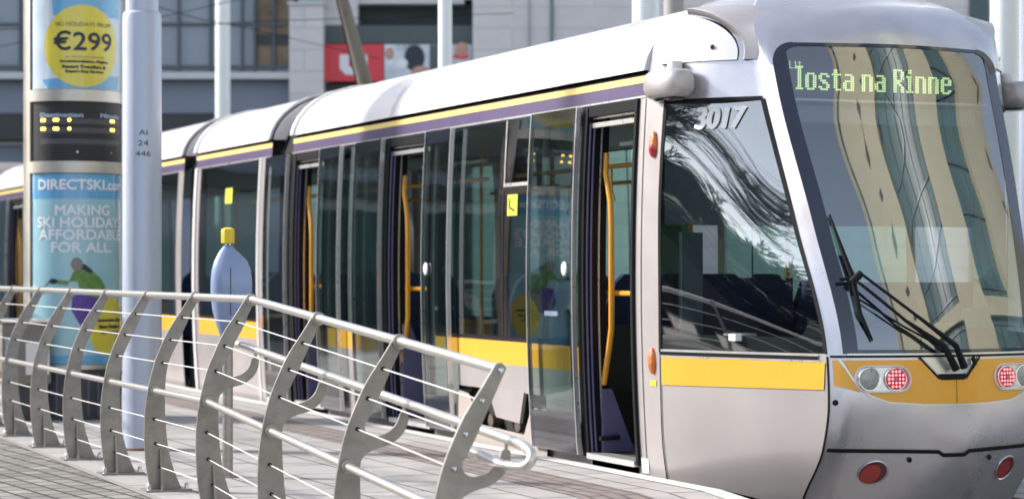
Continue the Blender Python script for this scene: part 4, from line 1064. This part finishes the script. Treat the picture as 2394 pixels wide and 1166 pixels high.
sb = bld("stone_building", "pale stone building with a dark recess over a red sign and photo hoarding")
lbox(sb, "pier", stone, bx_(682), bx_(760), -.5, .6, -.4, bz_(18))
lbox(sb, "pier_cap", M['ledge'], bx_(678), bx_(764), -.54, .6, bz_(18), bz_(12))
lbox(sb, "upper_wall", stone, bx_(700), bx_(836), .0, 6, bz_(60), 16)
lbox(sb, "upper_glazing", mat("pale_green_glazing", (.35,.42,.42), .3), bx_(700), bx_(757), -.25, -.05, bz_(12), bz_(-60))
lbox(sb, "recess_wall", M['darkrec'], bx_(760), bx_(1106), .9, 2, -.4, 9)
lbox(sb, "fascia", M['fascia'], bx_(758), bx_(1106), -.05, .9, bz_(103), bz_(60))
mb = MB()
for k in range(7): z = bz_(58)+k*.07; mb.box(bx_(836), bx_(1104), .5, .62, z, z+.035)
mb.build("louvres", M['fascia'], sb, smooth=False, local=True)
lbox(sb, "lintel", M['ledge'], bx_(836), bx_(1085), .1, .9, bz_(8), bz_(-4))
lbox(sb, "recess_window", M['blueglass'], bx_(836), bx_(1106), .3, .85, bz_(-4), 9)
lbox(sb, "main_wall", stone, bx_(1106), bx_(2700), -.45, 8, -.4, 18)
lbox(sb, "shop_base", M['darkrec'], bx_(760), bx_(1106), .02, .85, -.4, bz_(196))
for px in (1289, 1240):
    mb = MB(); mb.box(bx_(px)-.03, bx_(px)+.03 if px == 1289 else bx_(px)-.02, -.49, -.452, -.4, 17); mb.split("drainpipe", mat("teal_pipe", (.12,.2,.22), .5), sb, smooth=False, local=True)
lbox(sb, "side_glazing", M['tower_glass'], bx_(2255), bx_(2300), -.50, -.452, -.4, 15)
def sgn(name, label, cat, x0, x1, y, z0, z1, m):
    t = thing(name, label, cat, (D0*ST, D0*CT, 0), -TH); mb = MB(); mb.box(x0, x1, y-.08, y, z0, z1); mb.build("panel", m, t, smooth=False, local=True); return t
s1 = sgn("shop_sign", "red square sign with a white shield emblem behind the leaning mast", "sign", bx_(757), bx_(898), -.08, bz_(192), bz_(106), M['redsign'])
cx = bx_(828)
def fl(y): return lambda u, v: (u, y, v)
mb = MB(); a0 = bz_(130); a1 = bz_(177)
merge(mb, poly_sheet([(cx-.27,a0),(cx-.09,a0),(cx-.09,a1+.16),(cx,a1+.13),(cx+.09,a1+.16),(cx+.09,a0),(cx+.27,a0),(cx+.27,a1+.12),(cx+.15,a1),(cx-.15,a1),(cx-.27,a1+.12)], fl(-.166)))
merge(mb, poly_sheet([(cx-.045,a0),(cx+.045,a0),(cx+.045,a0-.15),(cx-.045,a0-.15)], fl(-.166)))
mb.build("emblem", M['white_ink'], s1, smooth=False, local=True)
s2 = sgn("photo_hoarding", "pale photo hoarding showing a smiling face, right of the red sign", "hoarding", bx_(900), bx_(1103), -.08, bz_(192), bz_(106), M['advert'])
for cx_, cz_, rx, rz, m in ((970,138,.20,.26,'navy_ink'),(975,150,.13,.2,'skin'),(985,175,.2,.16,'skin'),(912,128,.09,.12,'skin'),(940,150,.12,.10,'white_ink'),(1080,118,.14,.14,'skin'),(1078,134,.16,.06,'redsign'),(1010,180,.15,.1,'navy_ink')):
    mb = MB(); cc = circle(bx_(cx_), bz_(cz_), rx, rz, 16); cc = [(u, max(bz_(191), v)) for u, v in cc]
    merge(mb, poly_sheet(cc, fl(-.163-.001*random.random()*3))); mb.build("picture", M[m], s2, smooth=False, local=True)
mb = MB(); mb.box(bx_(1005), bx_(1045), -.165, -.161, bz_(191), bz_(107)); mb.build("picture_panel", M['fascia'], s2, smooth=False, local=True)

# far side ground-level street wall to the right of the tram, and paving beyond the tracks
mb = MB(); mb.box(9.0, 60, -40, 80, -.40, -.30); structure(mb.build("far_pavement", paving, smooth=False))

# ============================================================ PLACE BEHIND THE PHOTOGRAPHER (seen mirrored in the glass)
TX, TY, TR = 25.6, -9.7, 15.7
tw = thing("curved_tower", "tall curved cream stone tower with glass strips, mirrored in the tram windscreen", "building", (TX, TY, -1.5))
mb = MB(); mb.tube([(TX,TY,-1.5),(TX,TY,25)], TR-.4, 72); mb.build("glazing", M['tower_glass'], tw, angle=60)
pr_ = MB()
for k in range(10):
    a0 = 2*math.pi*k/10+.1; wd = (.42, .22)[k % 2]
    n = 6; P = [(TX+TR*math.cos(a0+wd*i/n), TY+TR*math.sin(a0+wd*i/n)) for i in range(n+1)]; Q = [(TX+(TR-.45)*math.cos(a0+wd*i/n), TY+(TR-.45)*math.sin(a0+wd*i/n)) for i in range(n+1)]
    Lp = P + Q[::-1] + [P[0]]
    pr_.grid([[(x, y, -1.5) for x, y in Lp], [(x, y, 25.4) for x, y in Lp]])
pr_.split("stone_pier", M['cream_stone'], tw, angle=20)
pr_ = MB()
for z in (5.5, 24.6): pr_.tube([(TX,TY,z),(TX,TY,z+1.0)], TR-.05, 72)
pr_.split("stone_band", M['cream_stone'], tw, angle=30)
pr_ = MB()
for k in range(72):
    a = 2*math.pi*k/72; pr_.box(TX+(TR-.38)*math.cos(a)-.05, TX+(TR-.38)*math.cos(a)+.05, TY+(TR-.38)*math.sin(a)-.05, TY+(TR-.38)*math.sin(a)+.05, -1.5, 25)
for z in range(1, 25, 2): pr_.tube([(TX,TY,z),(TX,TY,z+.12)], TR-.34, 72)
pr_.build("tower_mullions", M['mull'], tw, smooth=False)
pr_ = MB()
for k in (0, 2, 4, 6, 8):
    a = 2*math.pi*k/10+.1+.15
    for z in range(2, 24, 2):
        c, s_ = math.cos(a), math.sin(a); p = Vector((TX+(TR+.005)*c, TY+(TR+.005)*s_, z)); tg = Vector((-s_, c, 0))*.28; n_ = Vector((c, s_, 0))*.03
        pr_.add([p-tg-n_, p+tg-n_, p+tg+n_*.8, p-tg+n_*.8, p-tg-n_+Vector((0,0,.5)), p+tg-n_+Vector((0,0,.5)), p+tg+n_*.8+Vector((0,0,.5)), p-tg+n_*.8+Vector((0,0,.5))], [(0,3,2,1),(4,5,6,7),(0,1,5,4),(1,2,6,5),(2,3,7,6),(3,0,4,7)])
pr_.split("small_window", M['darkrec'], tw, smooth=False)

def bare_tree(seed, h):
    rnd = random.Random(seed); mb = MB()
    def br(p, d, L, r, dep):
        n = 4 if dep < 3 else 3; pts = [p]; q = p.copy(); dd = d.copy()
        for i in range(n):
            dd = (dd + Vector((rnd.uniform(-1,1), rnd.uniform(-1,1), rnd.uniform(-.5,.8)))*.16).normalized(); q = q + dd*L/n; pts.append(q.copy())
        rs = [r*(1-.45*i/n) for i in range(n+1)]
        mb.tube(pts, rs, 6 if dep < 2 else 3, False)
        if dep >= 6: return
        k = 5 if dep < 2 else (4 if dep < 5 else 3)
        for i in range(k):
            t = rnd.uniform(.12, 1); j = min(n-1, int(t*n)); pp = pts[j].lerp(pts[j+1], t*n-j)
            nd = (dd + Vector((rnd.uniform(-1,1), rnd.uniform(-1,1), rnd.uniform(-.15,.9)))*.62).normalized()
            br(pp, nd, L*rnd.uniform(.55,.80), max(.009, r*.48), dep+1)
    br(Vector((0,0,0)), Vector((0,0,1)), h*.17, .10, 0)
    return mb
protos = []; rt = random.Random(3)
for i in range(39):
    x = -16.0 + rt.uniform(-5, 4.5); y = 30.0 - .90*i + rt.uniform(-.5, .5)
    t = thing("bare_tree", "bare winter tree in the row beyond the cobbles, mirrored in the cab window", "tree", (x, y, 0), 0, "bare trees beyond the cobbles")
    if i < 2:
        mb = bare_tree(11+i, 13); o = mb.build("crown", M['bark'], t, smooth=False, local=True); protos.append(o)
        b0 = MB(); b0.tube([(0,0,-1.2),(0,0,.3),(0,0,1.6)], [.20,.15,.125], 10); protos.append(b0.build("trunk", M['bark'], t, local=True))
    else:
        for o in protos[(i%2)*2:(i%2)*2+2]:
            c = o.copy(); COL.objects.link(c); c.parent = t
        t.rotation_euler[2] = 2.1*i

for o in [q for q in COL.objects if q.name.startswith('bare_tree')]: q = rt.uniform(1.1, 1.45) if int((o.name+'.000').split('.')[1]) % 3 == 0 else rt.uniform(.45, .85); o.scale = (q, q, q*rt.uniform(1.05, 1.25))
t = thing("reflection_wall", "unseen long dark wall added to darken the reflection in the cab window", "wall", (-32, 20, -.4))  # unseen wall, added to darken the lower part of the cab window reflection
mb = MB(); mb.box(-32.3, -32, -25, 70, -1, 3.1); mb.build("wall_face", mat("reflection_wall_dark", (.07,.055,.05), .9, 0, .3, 3), t, smooth=False)
mb = MB(); mb.box(-32.4, -31.9, -25, 70, 3.1, 3.2); mb.build("coping", M['grey_box'], t, smooth=False)
t = thing("station_canopy", "pale steel station canopy on posts left of the view, mirrored in the saloon windows", "canopy", (-5, 38, 0))
mb = MB(); mb.box(-15, 1.5, 31, 46, 4.6, 4.72); mb.build("canopy_roof", M['darkrec'], t, smooth=False)
for k in range(9):
    mb = MB(); y = 31.3+k*1.75; mb.box(-15, 1.5, y, y+.22, 4.28, 4.58); mb.build("beam", M['bgpole'], t, smooth=False)
mb = MB(); mb.box(-15.1, 1.6, 30.8, 31.0, 4.5, 4.9); mb.build("fascia", M['bgpole'], t, smooth=False)
for x in (-13.5, -10, -7.2, -4.6, -2.2, .4):
    mb = MB(); mb.tube([(x, 33, 0), (x, 33, 4.3)], .14, 16); mb.build("post", M['bgpole'], t)
mb = MB(); mb.box(-12, 1.0, 36, 36.1, 0, 2.6); mb.build("glass_screen", M['tower_glass'], t, smooth=False)
for x, c in ((-9, 'teal_panel'), (-6, 'sky_poster'), (-3, 'green_ink')):
    mb = MB(); mb.box(x-.6, x+.6, 35.85, 35.95, .5, 2.3); mb.build("wall_poster", M[c], t, smooth=False)

for a, b in ((12.8,16.0),(16.6,19.8),(21.0,23.3)):
    for x in (6.55, 7.85):
        mb = MB(); mb.tube([(x,a,1.93),(x,b,1.93)], .016, 8); mb.build("overhead_grab_rail", M['grab'], tram)
for x, y in ((6.55,13.4),(6.55,14.3),(6.55,15.3),(6.55,17.6),(6.55,18.5),(7.85,14.0),(7.85,15.6),(7.85,18.0),(6.55,22.0),(7.85,22.6)):
    mb = MB(); mb.tube([(x,y,1.92),(x,y,1.78),(x,y-.05,1.70),(x,y+.05,1.70),(x,y,1.78)], .009, 6); mb.build("hanging_strap", M['grab'], tram)
